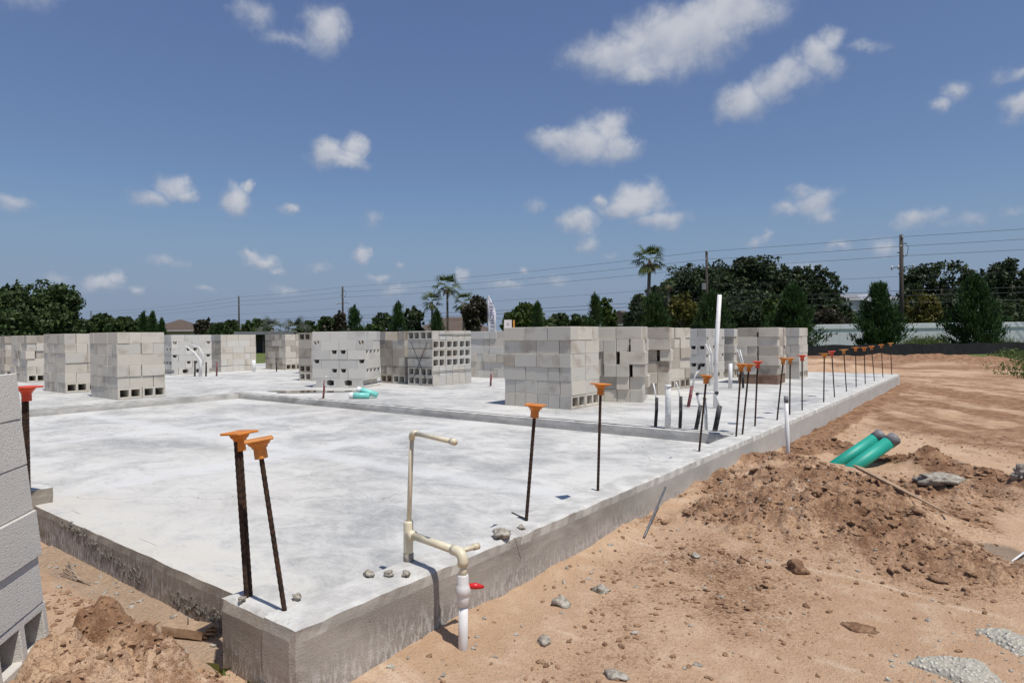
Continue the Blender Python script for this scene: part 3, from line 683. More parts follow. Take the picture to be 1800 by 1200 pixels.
for zz in (.30, 1.09): strap(st12, [(.812, .0 if zz < 1 else .2, zz), (.812, 1.19, zz)])
stack('pale beige block stack half hidden left of the large grey stack', (-8.62, 11.25), rad(8), 6, 4, ['block_tan', 'block_pale'], 114, origin=(.25, 0), stag=.03)
stack('beige block stack with deeply staggered courses right behind the large grey stack', (-2.40, 7.77), rad(20), 6, 4, ['block_tan', 'block_grey'], 115, courses=['Y', 'r', 'r', 'r', 'r', 'r'], stag=.06)
stack('warm beige block stack with offset blocks, behind the thick grey pipe stub', (-2.56, 9.12), rad(20), 6, 4, ['block_tan', 'block_tan', 'block_brown'], 116, courses=['Y', 'r', 'r', 'r', 'r', 'r'], stag=.06)
stack('tan block stack with a mottled lit side, left of the tall white pipe', (-2.93, 10.02), rad(-6), 6, 4, ['block_tan', 'block_tan', 'block_brown'], 117, stag=.03)
ustack('stack of notched lintel blocks partly behind the tall white pipe', (-3.25, 12.75), R90, (0, 0), 118)
stack('beige block stack just right of the tall white pipe', (-3.1, 14.2), 0, 6, 4, ['block_tan', 'block_pale'], 119, stag=.03)
st19 = stack('brown-sided block stack with a rust-stained bottom course behind the rebar caps', (-1.62, 12.40), rad(4), 4, 4, ['block_brown', 'block_grey', 'block_tan'], 120, courses=['X', 'X', 'X', 'r', 'X', 'X'], stag=.03)
for b_ in st19.children:
    if b_.location.z < .15: b_.data = block_me('s', 'block_rust')
stack('narrow grey block stack showing one open core, farthest right', (-1.66, 14.35), 0, 6, 4, ['block_grey', 'block_tan'], 121, courses=['cx', 'Y', 'X', 'Y', 'X', 'Y'])
# the near stack on the soil, leaning
stack('big close-up grey block stack cut by the left picture edge', (-1.226, -.357), rad(-40), 6, 4, ['block_pale'], 122, courses=['cy', 'r', 'X', 'r', 'X', 'X'],
      origin=(0, 1), jit=.010, lean=((.766, -.643, 0), rad(5.8)), z0=-.34)

# ------------------------------------------------------------------ rebar stakes with caps
def bar_mesh(h, r, ribs):
    step = .012 if ribs else h/2; n = max(2, int(h/step)); seg = 8; v, f = [], []
    for i in range(n+1):
        q = r*(1.13 if (ribs and i % 2) else 1.0)
        for k in range(seg): a = 2*math.pi*k/seg; v.append((math.cos(a)*q, math.sin(a)*q, -.06+(h+.06)*i/n))
    for i in range(n):
        for k in range(seg): a = i*seg+k; b = i*seg+(k+1) % seg; f.append((a, b, b+seg, a+seg))
    f.append(tuple(range(n*seg, n*seg+seg))); return v, f
def cap_parts(parent, h, mat, big=1., rz=0.):
    """mushroom safety cap: ribbed socket, flared collar, square plate"""
    prof = [(.0235, -.072), (.0245, -.070), (.0235, -.030), (.0285, -.028), (.030, -.020), (.038, -.014), (.043, -.004), (.043, .0)]
    v, f = [], []; seg = 16
    for r_, z in prof:
        for k in range(seg):
            a = 2*math.pi*k/seg; q = r_*big*(1+.07*math.cos(4*a)); v.append((q*math.cos(a), q*math.sin(a), h+z*big))
    for i in range(len(prof)-1):
        for k in range(seg): a = i*seg+k; b = i*seg+(k+1) % seg; f.append((a, b, b+seg, a+seg))
    f.append(tuple(range(seg))[::-1]); f.append(tuple(range((len(prof)-1)*seg, len(prof)*seg)))
    c = mesh('cap', v, f, mat, parent, False); c.rotation_euler[2] = rz
    pl = boxmesh('cap_plate', (-.056*big, -.056*big, h+.0005), (.056*big, .056*big, h+.0105*big), mat, c, .003)
    return c
ORD = ['first', 'second', 'third', 'fourth', 'fifth', 'sixth', 'seventh', 'eighth', 'ninth', 'tenth', 'eleventh', 'twelfth', 'thirteenth', 'fourteenth', 'fifteenth', 'sixteenth', 'seventeenth', 'eighteenth', 'nineteenth']
BARS = [((-.427, .082), (-.461, .063, .655), 'cap_orange'), ((-.183, .079), (-.26, .027, .65), 'cap_amber'), ((-.127, 1.58), (-.085, 1.619, .648), 'cap_orange'), ((-.149, 2.429), (-.132, 2.449, .71), 'cap_orange'),
 ((-.135, 4.216), (-.081, 4.264, .67), 'cap_orange'), ((-.138, 5.23), (-.094, 5.27, .73), 'cap_orange'), ((-.133, 5.415), (-.075, 5.467, .722), 'cap_orange'), ((-.202, 6.076), (-.175, 6.104, .726), 'cap_red'),
 ((-.144, 6.759), (-.081, 6.814, .742), 'cap_amber'), ((-.148, 7.356), (-.14, 7.369, .723), 'cap_amber'), ((-.137, 7.961), (-.135, 7.97, .741), 'cap_red'), ((-.118, 9.205), (-.109, 9.22, .73), 'cap_amber'),
 ((-.144, 10.139), (-.179, 10.12, .742), 'cap_red'), ((-.179, 11.365), (-.218, 11.343, .741), 'cap_amber'), ((-.211, 12.528), (-.218, 12.531, .758), 'cap_orange'), ((-.183, 13.388), (-.199, 13.383, .741), 'cap_orange'),
 ((-.177, 14.531), (-.225, 14.503, .744), 'cap_orange'), ((-.181, 15.84), (-.211, 15.825, .759), 'cap_orange'), ((-.15, 17.1), (-.17, 17.08, .775), 'cap_amber')]
def rebar(base, top, mat, label, ribs=True, r=.0088, z=0., big=1., twin=False, rz=0.):
    d = Vector((top[0]-base[0], top[1]-base[1], top[2])); h = d.length
    t = thing('rebar_stake', label, 'rebar', (base[0], base[1], z), 0, 'capped rebar standing out of the slab'); t.rotation_mode = 'QUATERNION'; t.rotation_quaternion = d.to_track_quat('Z', 'Y')
    v, f = bar_mesh(h-.01, r, ribs); mesh('bar', v, f, 'rust_bar', t)
    if twin: o = mesh('bar', [(a+.017, b-.006, c) for a, b, c in v], f, 'rust_bar', t)
    cap_parts(t, h, mat, big, rz); return t
cn = {'cap_orange': 'an orange', 'cap_amber': 'an amber', 'cap_red': 'a red'}
random.seed(8)
for i, (b, tp, m) in enumerate(BARS):
    if i == 0: lab = 'doubled dark rebar with an orange cap at the outer end of the corner pier'
    elif i == 1: lab = 'leaning ribbed rebar with an amber cap beside the doubled bar at the corner'
    elif i == 18: lab = 'rebar with an amber cap at the far corner of the slab'
    else: lab = 'rebar with %s cap along the slab edge, %s from the near corner' % (cn[m], ORD[i])
    rebar(b, tp, m, lab, i < 9, .0092, 0, (.94 if i < 5 else .98), i == 0, random.uniform(-.5, .5))
rebar((-3.12, .09), (-3.125, .088, .73), 'cap_red', 'rebar with a red cap peeking out behind the close-up block stack', True, .011, 0, 1.2, True)
rebar((-9.2, .12), (-9.1, .2, .72), 'cap_orange', 'tilted rebar with an orange cap at the left picture edge', False, .009, 0)
rebar((-4.6, 23.2), (-4.62, 23.2, .85), 'cap_amber', 'lone capped rebar beyond the slab before the black silt fence', False, .009, -.3)

# ------------------------------------------------------------------ pipes on and by the slab
wtr = thing('water_riser', 'cream plastic water riser with a white valve and red handle over the curb', 'water pipe', (-.19, .74, 0))
RV = lambda x, y, z: (x+.19, y-.74, z)
tube('riser_pipe', [RV(-.193, .741, .15), RV(-.186, .748, .40), RV(-.181, .755, .585)], .0112, 'pvc_cream', wtr, 14)
tube('top_elbow', [RV(-.181, .755, .565)]+bend((RV(-.181, .755, .58), RV(-.180, .756, .597), RV(-.155, .751, .597)), 5)+[RV(-.145, .749, .597)], .0148, 'pvc_cream', wtr, 14)
tube('arm_pipe', [RV(-.15, .75, .597), RV(.15, .685, .594)], .0108, 'pvc_cream', wtr, 14); tube('arm_end_cap', [RV(.128, .69, .5945), RV(.156, .684, .594)], .0145, 'pvc_cream', wtr, 14)
tube('tee_fitting', [RV(-.195, .739, .035), RV(-.195, .739, .05), RV(-.194, .74, .178), RV(-.194, .74, .186)], [.0215, .0225, .0225, .0205], 'pvc_cream', wtr, 18)
tube('tee_branch', [RV(-.185, .739, .125), RV(-.150, .733, .125)], .0225, 'pvc_cream', wtr, 18)
tube('collar', [RV(-.195, .739, 0), RV(-.195, .739, .036)], .024, 'rubble', wtr, 18)
tube('cross_pipe', [RV(-.155, .734, .125), RV(.14, .695, .126)], .0172, 'pvc_cream', wtr, 16)
tube('cross_elbow', [RV(.125, .697, .126)]+bend((RV(.15, .694, .126), RV(.189, .689, .126), RV(.189, .689, .09)), 7)+[RV(.189, .689, .072)], .0225, 'pvc_cream', wtr, 18)
tube('side_stub', [RV(.165, .70, .126), RV(.185, .79, .128)], .0108, 'pvc_cream', wtr, 12); tube('stub_cap', [RV(.180, .768, .1275), RV(.186, .796, .128)], .0145, 'pvc_cream', wtr, 12)
tube('drop_pipe', [RV(.189, .689, .08), RV(.189, .689, .02)], .0165, 'pvc_cream', wtr, 16)
tube('valve_body', [RV(.189, .689, .034), RV(.189, .689, .030), RV(.189, .689, -.004), RV(.189, .689, -.012), RV(.189, .689, -.028), RV(.189, .689, -.046), RV(.189, .689, -.054), RV(.189, .689, -.058), RV(.189, .689, -.094), RV(.189, .689, -.097)], [.022, .0245, .0245, .029, .0335, .031, .0255, .0255, .0255, .0215], 'pvc_white', wtr, 20)
hb = tube('valve_handle', [RV(.205, .705, -.016), RV(.228, .728, -.018), RV(.252, .752, -.024)], [.011, .014, .006], 'valve_red', wtr, 10)
tube('supply_pipe', [RV(.189, .689, -.09), RV(.188, .688, -.22), RV(.187, .686, -.40)], .0205, 'pvc_white', wtr, 18)

o = tube('vent_pipe', [(-1.206, 7.605, -.02), (-1.19, 7.62, .8), (-1.151, 7.663, 1.6)], .030, 'pvc_white', None, 20, False); tag(o, 'tall slightly tilted white plastic pipe standing before the trees', 'pipe')
sd = o.modifiers.new('wall', 'SOLIDIFY'); sd.thickness = .005
o = thing('conduit', 'white conduit with a grey end cap standing in the soil outside the slab edge', 'pipe', (.36, 5.25, -.3))
tube('pipe', [(0, 0, -.1), (-.005, 0, .3), (-.016, -.004, .68)], .019, 'pvc_white', o, 14); tube('end_cap', [(-.0155, -.004, .672), (-.0175, -.004, .735)], .021, 'pipe_cap_grey', o, 14)
def stub(name, label, cat, base, top, r, mat, extra=None, capm=None):
    t = thing(name, label, cat, (base[0], base[1], 0)); b = Vector((top[0]-base[0], top[1]-base[1], top[2]))
    tube('sleeve', [(0, 0, -.03), b*.5+Vector((.004, .003, 0)), b], r, mat, t, 14)
    if capm: tube('end_cap', [b*.97, b*1.03], r*1.12, capm, t, 14)
    if extra:
        for nm, pts, rr_, mm in extra: tube(nm, [b+Vector(p) for p in pts], rr_, mm, t, 10)
    return t
stub('pipe_stub', 'thick grey-white capped drain stub between black sleeves', 'pipe', (-.954, 5.40), (-.948, 5.41, .47), .033, 'pvc_splashed', None, 'pvc_white')
stub('sleeved_pipe', 'black foam sleeve with a thin white tube, left of the thick grey stub', 'pipe', (-1.12, 5.44), (-1.105, 5.455, .33), .019, 'foam_black', [('tube', [(0, 0, -.05), (-.02, 0, .06), (-.045, .01, .16)], .008, 'pvc_white')])
stub('sleeved_pipe', 'black foam sleeve with a bent thin white tube, right of the thick grey stub', 'pipe', (-.836, 5.46), (-.825, 5.47, .355), .019, 'foam_black', [('tube', [(0, 0, -.05), (-.02, 0, .05), (-.05, .01, .13), (-.055, .01, .16)], .008, 'pvc_white')])
stub('sleeved_pipe', 'leaning splashed black sleeve carrying the left leg of the white tube bridge', 'pipe', (-.66, 5.47), (-.60, 5.47, .27), .022, 'foam_black', [('tube', [(0, 0, -.05), (-.035, 0, .09), (-.04, 0, .125)], .011, 'pvc_white'), ('elbow', [(-.05, 0, .12), (-.02, 0, .128)], .016, 'foam_black'), ('bridge', [(-.02, 0, .128), (.10, .01, .14), (.17, .01, .145)], .010, 'pvc_white')])
stub('sleeved_pipe', 'thick black sleeve at the right leg of the white tube bridge', 'pipe', (-.45, 5.47), (-.39, 5.47, .275), .027, 'foam_black', [('tube', [(0, 0, -.05), (-.03, 0, .08), (-.035, 0, .13)], .014, 'pvc_white'), ('elbow', [(-.05, 0, .14), (-.015, 0, .14)], .017, 'foam_black')])
stub('pipe_stub', 'tapered white splashed stub between the two legs of the tube bridge', 'pipe', (-.55, 5.50), (-.565, 5.50, .34), .017, 'pvc_splashed', None, 'pipe_cap_grey')
stub('sleeved_pipe', 'dark red leaning sleeve with a white tube bent over to a black end', 'pipe', (-1.581, 7.539), (-1.53, 7.578, .30), .024, 'foam_red', [('tube', [(0, 0, -.03), (.04, .01, .15), (.10, .02, .25)], .014, 'pvc_white'), ('elbow', [(.09, .02, .24), (.115, .02, .31), (.14, .03, .32)], .019, 'foam_black')])
stub('pipe_stub', 'short white drain stub before the rust-stained block stack', 'pipe', (-2.11, 10.93), (-2.10, 10.94, .48), .036, 'pvc_white')
stub('sleeved_pipe', 'black sleeve with two arched white tubes left of the rust-stained stack', 'pipe', (-1.95, 11.2), (-1.95, 11.2, .32), .022, 'foam_black', [('tube', [(-.02, 0, -.05), (-.02, 0, .15), (-.09, .01, .38), (-.12, .01, .42)], .011, 'pvc_white'), ('tube', [(.01, 0, -.05), (0, 0, .2), (-.06, .01, .42)], .011, 'pvc_white')])
stub('sleeved_pipe', 'grey conduit pair with arched ends just right of the tall white pipe', 'pipe', (-2.75, 11.6), (-2.75, 11.6, .62), .016, 'pvc_splashed', [('tube', [(0, 0, -.05), (-.02, 0, .1), (-.09, .02, .22)], .012, 'pvc_white'), ('tube', [(.05, 0, -.6), (.05, 0, .02), (-.02, .02, .2)], .012, 'pvc_white')])
stub('sleeved_pipe', 'red-wrapped pipe stub with a white bent tip above the puddle', 'pipe', (-7.30, 5.48), (-7.27, 5.49, .32), .018, 'foam_red', [('tube', [(0, 0, -.1), (.02, .01, .05), (.04, .02, .06)], .013, 'pvc_white')], None)
stub('sleeved_pipe', 'short dark red stub left of the large grey block stack', 'pipe', (-6.553, 9.131), (-6.54, 9.141, .25), .020, 'foam_red')
stub('pipe_stub', 'short fat white pipe stub in front of the brown weathered stack', 'pipe', (-16.9, 9.9), (-16.9, 9.9, .36), .06, 'pvc_white')
stub('sleeved_pipe', 'thin black bar standing against the brown weathered stack', 'pipe', (-16.1, 10.2), (-16.13, 10.2, .42), .018, 'foam_black')
for i, (bx, by, mat, lab) in enumerate(((-15.95, 7.55, 'foam_black', 'black sleeve left of the curved white tubes'), (-15.72, 7.75, 'foam_black', 'black sleeve right of the curved white tubes'), (-15.52, 7.95, 'foam_red', 'red-and-black sleeve at the right of the curved white tubes'))):
    stub('sleeved_pipe', lab+' before the pale lintel stack', 'pipe', (bx, by), (bx+.02, by, .40), .022, mat)
ct = thing('curved_tube', 'pair of white tubes arching left before the pale lintel stack', 'pipe', (-15.83, 7.65, 0))
tube('tube', [(0, 0, 0), (0, 0, .45), (-.10, -.1, .66), (-.32, -.25, .86)], [.045, .04, .018, .016], 'pvc_white', ct, 12); tube('tube', [(.06, .05, .3), (.06, .05, .6), (-.02, -.02, .82), (-.26, -.2, .90)], .016, 'pvc_white', ct, 12)
def capped_pipe(name, label, a, b, r, mat, capmat, capl, z=True):
    t = thing(name, label, 'pipe', a); d = Vector(b)-Vector(a); L = d.length; u = d.normalized()
    tube('pipe', [(0, 0, 0), d], r, mat, t, 28); e = tube('end_cap', [u*(L-capl), u*(L-.004), u*(L+.002), u*(L+.002)], [r*1.045, r*1.045, r*.99, r*.8], capmat, t, 28); return t
capped_pipe('drain_pipe', 'teal drain pipe with grey taped end, the farther of the pair in the soil', (.52, 5.50, -.42), (1.06, 5.98, .03), .058, 'teal_pipe', 'pipe_cap_grey', .085)
capped_pipe('drain_pipe', 'teal drain pipe with grey taped end, the nearer of the pair in the soil', (.68, 5.36, -.42), (1.19, 5.87, .02), .061, 'teal_pipe', 'pipe_cap_grey', .085)
capped_pipe('drain_pipe', 'pale teal pipe lying flat with a white end by the step', (-6.58, 5.89, .05), (-6.86, 5.70, .058), .05, 'teal_pale', 'pvc_white', .07)
capped_pipe('drain_pipe', 'pale teal pipe resting tilted on its twin, white end raised', (-6.55, 6.04, .055), (-6.86, 5.87, .15), .05, 'teal_pale', 'pvc_white', .07)

# ------------------------------------------------------------------ loose pieces on slab and soil
for i, (x, y, s, lab) in enumerate(((-.19, .50, .024, 'leftmost of three mortar lumps in a row on the curb'), (-.125, .555, .022, 'middle of three mortar lumps in a row on the curb'), (-.062, .60, .021, 'rightmost of three mortar lumps in a row on the curb'), (-.055, 1.26, .046, 'ragged mortar lump with wire hanging over the curb edge'), (-.06, 1.44, .02, 'small mortar lump on the curb beyond the ragged one'), (-.235, .17, .020, 'small stone on the corner pier between the two bars'), (-.40, .03, .016, 'dark pebble at the front edge of the corner pier'))):
    lump('mortar_lump', (x, y, s*.5), (s*1.0, s*.78, s*.62), i+2, 'rubble', lab, 'mortar lump', .5, 3)
tag(tube('wire_scrap', [(-.03, 1.29, .03), (.02, 1.31, .045), (.035, 1.33, .0), (.03, 1.35, -.05)], .0022, 'pvc_white', None, 6), 'bent thin wire sticking from the ragged mortar lump', 'wire')
tag(tube('wire_scrap', [(-.13, 1.58, .012), (-.19, 1.60, .012), (-.235, 1.585, .03)], .004, 'rust_bar', None, 6), 'bent rusty wire at the foot of the third capped rebar', 'wire')
for i, (x, y, s, lab) in enumerate(((1.62, 4.60, (.15, .10, .05), 'big crumbly grey mortar heap right of the wooden stake'), (2.17, 5.05, (.11, .08, .075), 'grey concrete rock at the right picture edge'), (1.11, 2.41, (.055, .045, .04), 'brown earth clod on the slope of the soil mound'), (.58, 2.30, (.026, .022, .018), 'small white stone on the soil mound'), (.36, 1.56, (.045, .035, .025), 'grey mortar crumb against the footing'), (.28, 1.30, (.05, .035, .028), 'grey mortar crumb right of the white valve pipe'), (.44, .93, (.034, .028, .02), 'lone grey crumb on the sand near the valve pipe'), (.82, .86, (.045, .028, .018), 'cluster of grey crumbs on the pale sand streak'))):
    lump('rubble_lump', (x, y, gz(x, y)+s[2]*.25), s, 20+i, 'rubble' if i != 2 else 'clod', lab, 'rubble', .45, 4 if i < 2 else 3)
def chunk(loc, size, rot, seed, label):
    """broken slab of pebbly concrete, angular outline, half sunk in the sand"""
    rng = random.Random(seed); n = 64; cuts = [(rng.uniform(0, 6.28), rng.uniform(.62, .95)) for _ in range(7)]; rings = 22; v, f = [], []
    def rim(a): return min([1.15]+[d/max(.05, math.cos(a-p)) for p, d in cuts if math.cos(a-p) > .05])*(1+.07*mnoise.noise(Vector((math.cos(a)*6, math.sin(a)*6, seed))))
    for i in range(rings+1):
        for k in range(n):
            a = 2*math.pi*k/n; r_ = rim(a)*i/rings; p = Vector((math.cos(a)*r_*size[0], math.sin(a)*r_*size[1], 0)); e = 1-(i/rings)**6
            p.z = size[2]*e+.011*abs(mnoise.noise(p*60+Vector((seed, 0, 0))))*e+.008*mnoise.noise(p*22)*e+.012*mnoise.noise(p*9+Vector((0, seed, 0)))-.012*(1-e); v.append(p)
    for i in range(rings):
        for k in range(n): a = i*n+k; b = i*n+(k+1) % n; f.append((a, a+n, b+n, b))
    o = mesh('concrete_chunk', v, f, 'gravelly', None, True); o.location = loc; o.rotation_euler[2] = rot; return tag(o, label, 'concrete chunk')
chunk((1.87, 1.70, gz(1.86, 1.70)+.002), (.17, .14, .022), .4, 3, 'pebbly concrete patch in the sand, the nearer of two at lower right')
chunk((2.09, 2.10, gz(2.07, 2.10)+.0), (.15, .19, .018), .9, 8, 'pebbly concrete patch in the sand, the farther of two at lower right')
lump('clod_patch', (1.505, 1.89, gz(1.5, 1.89)), (.07, .05, .014), 41, 'clod', 'flat dark brown clod lying alone on the bare sand', 'earth clod', .35, 3)
a, b = (1.02, 4.66), (1.73, 3.74); za, zb = gz(*a)+.03, gz(*b)+.012; lift_ = max(gz(a[0]+(b[0]-a[0])*q/20, a[1]+(b[1]-a[1])*q/20)-(za+(zb-za)*q/20) for q in range(21)); za += max(0, lift_)+.008; zb += max(0, lift_)+.008
stk = thing('wooden_stake', 'long pointed wooden stake lying on the soil mound', 'stake', (*a, za)); d = Vector((b[0]-a[0], b[1]-a[1], zb-za)); u = d.normalized(); sdv = u.cross(Vector((0, 0, 1))).normalized(); upv = sdv.cross(u)
v = []
for tt, w in ((0, .004), (.08, .021), (.5, .021), (.55, .017), (1, .006)):
    for sx_, sz_ in ((-1, -1), (1, -1), (1, 1), (-1, 1)): v.append(d*tt+sdv*w*sx_+upv*w*.45*sz_)
f = [(0, 1, 2, 3)[::-1], (16, 17, 18, 19)]+[(i*4+k, i*4+(k+1) % 4, i*4+4+(k+1) % 4, i*4+4+k) for i in range(4) for k in range(4)]
mesh('shaft', v, f, 'raw_wood', stk)
tag(tube('metal_rod', [(.19, 2.42, gz(.19, 2.42)+.005), (.16, 2.55, -.22), (.10, 2.85, -.13), (.06, 3.05, -.07)], .0085, 'steel_grey', None, 8), 'bent grey rod sticking out of the soil beside the footing', 'rod')
tag(tube('grade_stick', [(1.52, 5.92, -.17), (1.75, 5.75, -.15)], .012, 'grey_wood', None, 6), 'short pale stick lying on the brown berm', 'stick')
tag(tube('grade_stick', [(2.02, 3.36, -.33), (2.14, 3.62, -.27)], .006, 'pvc_white', None, 6), 'thin white rod in the wet hollow at right', 'stick')
# splintered timber offcut by the corner pier
wd_ = thing('timber_offcut', 'splintered timber offcut lying against the corner pier', 'timber', (-.97, .09, gz(-.97, .09)+.012), rad(22))
bm = bmesh.new(); bmesh.ops.create_cube(bm, size=1)
for q in bm.verts: q.co = Vector((q.co.x*.22, q.co.y*.085, q.co.z*.04+.016))
bmesh.ops.subdivide_edges(bm, edges=bm.edges[:], cuts=5, use_grid_fill=True)
for q in bm.verts: q.co += Vector((.02*mnoise.noise(q.co*40)*(1 if abs(q.co.x) > .1 else .1), .003*mnoise.noise(q.co*30+Vector((3, 0, 0))), .003*mnoise.noise(q.co*30)))
bm_obj('plank', bm, 'raw_wood', wd_)
for i in range(6): tube('splinter', [(.08, -.03+.012*i, .01+.006*(i % 3)), (.135+.012*(i % 2), -.035+.013*i, .006+.012*(i % 3))], [.008, .002], 'raw_wood', wd_, 5)
random.seed(31); tube('nail', [(.0, .0, .04), (.0, .0, .075)], .0025, 'steel_grey', wd_, 5)
def scatter(name, mat, n, place, size, sub, kind, seed, rough=.45, tints=True):
    rng = random.Random(seed); V, Fc, T = [], [], []; proto = []
    for i in range(10):
        bm = lump_geo((1, .85, .62), 100+i+seed, rough+.15, sub); bm.verts.ensure_lookup_table(); proto.append((np.array([q.co for q in bm.verts]), [tuple(q.index for q in fc.verts) for fc in bm.faces])); bm.free()
    pts = place(rng, n); xs = np.array([p[0] for p in pts]); ys = np.array([p[1] for p in pts]); zs = ground(xs, ys)[0]; base = 0
    for k, (x, y) in enumerate(pts):
        pv, pf = proto[rng.randrange(10)]; s = size(rng); a = rng.random()*6.28; c_, s_ = math.cos(a), math.sin(a)
        q = pv*s*np.array([rng.uniform(.8, 1.3), 1, rng.uniform(.7, 1.1)]); q = np.stack([q[:, 0]*c_-q[:, 1]*s_+x, q[:, 0]*s_+q[:, 1]*c_+y, q[:, 2]+zs[k]+s*.12], -1)
        V.append(q); Fc += [tuple(base+i for i in t_) for t_ in pf]; base += len(pv); T += [rng.random()]*len(pv)
    o = mesh(name, np.concatenate(V), Fc, mat, None, sub > 1); at = o.data.attributes.new('tint', 'FLOAT', 'POINT'); at.data.foreach_set('value', np.array(T, np.float32)); return tag(o, kind=kind)
def place_brown(rng, n):
    out = []
    while len(out) < n:
        m = 4000; x = np.array([rng.uniform(.02, 3.2) for _ in range(m)]); y = np.array([rng.uniform(.2, 9) for _ in range(m)]); _, b_, g_, w_ = ground(x, y)
        keep = np.array([rng.random() for _ in range(m)]) < (.02+.10*np.exp(-((x-.8)/.8)**2-((y-1.9)/1.5)**2)+b_**1.5)*np.exp(-.09*y); out += [(x[i], y[i]) for i in range(m) if keep[i]]
    return out[:n]
tag(scatter('dirt_clods', 'clod', 15000, place_brown, lambda r: .0024+.017*r.random()**9, 1, 'stuff', 3), 'brown dirt clods and crumbs strewn over the soil', 'dirt clods')
def place_mound(rng, n):
    out = []
    while len(out) < n:
        m = 3000; x = np.array([rng.uniform(.1, 2.6) for _ in range(m)]); y = np.array([rng.uniform(1.2, 6.4) for _ in range(m)]); _, b_, g_, w_ = ground(x, y); out += [(x[i], y[i]) for i in range(m) if b_[i] > .40 and rng.random() < b_[i]]
    return out[:n]
tag(scatter('earth_clods', 'clod', 1300, place_mound, lambda r: .006+.026*r.random()**4, 2, 'stuff', 9, .7), 'dark earth clods on the soil mound beside the slab', 'dirt clods')
def place_heap(rng, n): return [(rng.uniform(-2.0, -.1), rng.uniform(-1.1, -.02)) for _ in range(n)]
tag(scatter('spoil_clods', 'clod', 6000, place_heap, lambda r: .0022+.016*r.random()**7, 1, 'stuff', 4, .75), 'crumbly spoil lumps before the garage opening', 'dirt clods')
def place_trench(rng, n): return [(rng.gauss(-1.9, .5), rng.uniform(-.08, .16)) for _ in range(n)]
tag(scatter('trench_crumbs', 'rubble', 90, place_trench, lambda r: .004+.016*r.random()**3, 1, 'stuff', 5), 'pale crumbs of mortar scattered on the silt by the garage opening', 'rubble')
def place_grey(rng, n): return [(abs(rng.gauss(.1, .8))+.05, rng.uniform(.4, 5)) for _ in range(n)]
def place_gravel(rng, n): return [(c_[0]+rng.gauss(0, .11), c_[1]+rng.gauss(0, .10)) for c_ in [((1.87, 1.70), (2.09, 2.10), (1.62, 4.60))[k % 3] for k in range(n)]]
tag(scatter('gravel', 'gravelly', 420, place_gravel, lambda r: .003+.012*r.random()**3, 1, 'stuff', 7), 'pale gravel spilled round the concrete patches at lower right', 'gravel')
tag(scatter('mortar_crumbs', 'rubble', 520, place_grey, lambda r: .003+.016*r.random()**5, 1, 'stuff', 6), 'grey mortar crumbs sprinkled over the sand beside the footing', 'rubble')
for i in range(4): tag(tube('straw', [(-2.35-.05*i, .02+.03*i, gz(-2.3, .03)+.012+.004*i), (-2.02-.04*i, .06-.005*i, gz(-2, .05)+.016)], .0035, 'grey_wood', None, 5), ['lowest', 'second', 'third', 'topmost'][i]+' thin pale stick in the bundle lying in the garage trench', 'stick', 'thin sticks lying in the trench')

# ------------------------------------------------------------------ fence, wall
a, b = Vector((-7.6, 36.6, 0)), Vector((9.5, 57.6, 0)); sf = thing('silt_fence', 'long low black silt fence at the edge of the dirt plot', 'fence', (0, 0, 0)); n = 60; v, f = [], []
nrm = Vector((b.y-a.y, -(b.x-a.x), 0)).normalized()
for i in range(n+1):
    t_ = i/n; p = a.lerp(b, t_); wv = nrm*(.05*math.sin(i*1.9)+.04*math.sin(i*.7))
    for z in (-.45, 0., .36+.03*math.sin(i*1.1)): v.append(p+wv*(.5+.5*z)+Vector((0, 0, z)))
for i in range(n):
    for k in range(2): f.append((i*3+k, i*3+3+k, i*3+4+k, i*3+1+k))
fo = mesh('fabric', v, f, 'fence_fabric', sf); fo.modifiers.new('thick', 'SOLIDIFY').thickness = .01
for i in range(0, n+1, 6): p = a.lerp(b, i/n)-nrm*.07; boxmesh('post', (p.x-.02, p.y-.02, -.5), (p.x+.02, p.y+.02, .45), 'grey_wood', sf)
A, B = spot(1385, 62), spot(2000, 54); bw = thing('boundary_wall', 'long white boundary wall with a raised cap band behind the conifers', 'wall', (A[0], A[1], -.4), math.atan2(B[1]-A[1], B[0]-A[0]))
L = math.hypot(B[0]-A[0], B[1]-A[1]); N = 6
for i in range(N):
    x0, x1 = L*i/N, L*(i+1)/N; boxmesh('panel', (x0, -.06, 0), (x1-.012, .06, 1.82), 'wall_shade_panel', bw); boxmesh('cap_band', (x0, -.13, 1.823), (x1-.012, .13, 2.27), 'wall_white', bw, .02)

# ------------------------------------------------------------------ vegetation
def leaves(name, C, U, Vv, tint, mat, parent, tri=False, kind='stuff'):
    """one mesh of many small leaf faces: centres C, half axes U, Vv (arrays n x 3)"""
    n = len(C); 
    if tri: q = np.stack([C-U, C+U, C+Vv*2], 1); k = 3
    else: q = np.stack([C-U*.9-Vv*.2, C-U*.05-Vv, C+U, C+U*.05+Vv], 1); k = 4
    me = bpy.data.meshes.new(name); me.vertices.add(n*k); me.vertices.foreach_set('co', q.astype(np.float32).ravel()); me.loops.add(n*k); me.loops.foreach_set('vertex_index', np.arange(n*k, dtype=np.int32))
    me.polygons.add(n); me.polygons.foreach_set('loop_start', (np.arange(n)*k).astype(np.int32)); me.update(calc_edges=True)
    at = me.attributes.new('tint', 'FLOAT', 'POINT'); at.data.foreach_set('value', np.repeat(tint, k).astype(np.float32)); me.materials.append(MATS[mat])
    return tag(link(name, me, parent), kind=kind)
def rand_axes(rng, n, size, up=.0):
    a = rng.normal(size=(n, 3)); a[:, 2] += up; a /= np.linalg.norm(a, axis=1)[:, None]; b = rng.normal(size=(n, 3)); b -= a*(a*b).sum(1)[:, None]; b /= np.linalg.norm(b, axis=1)[:, None]
    s = size*rng.uniform(.6, 1.3, (n, 1)); return a*s, b*s*.55
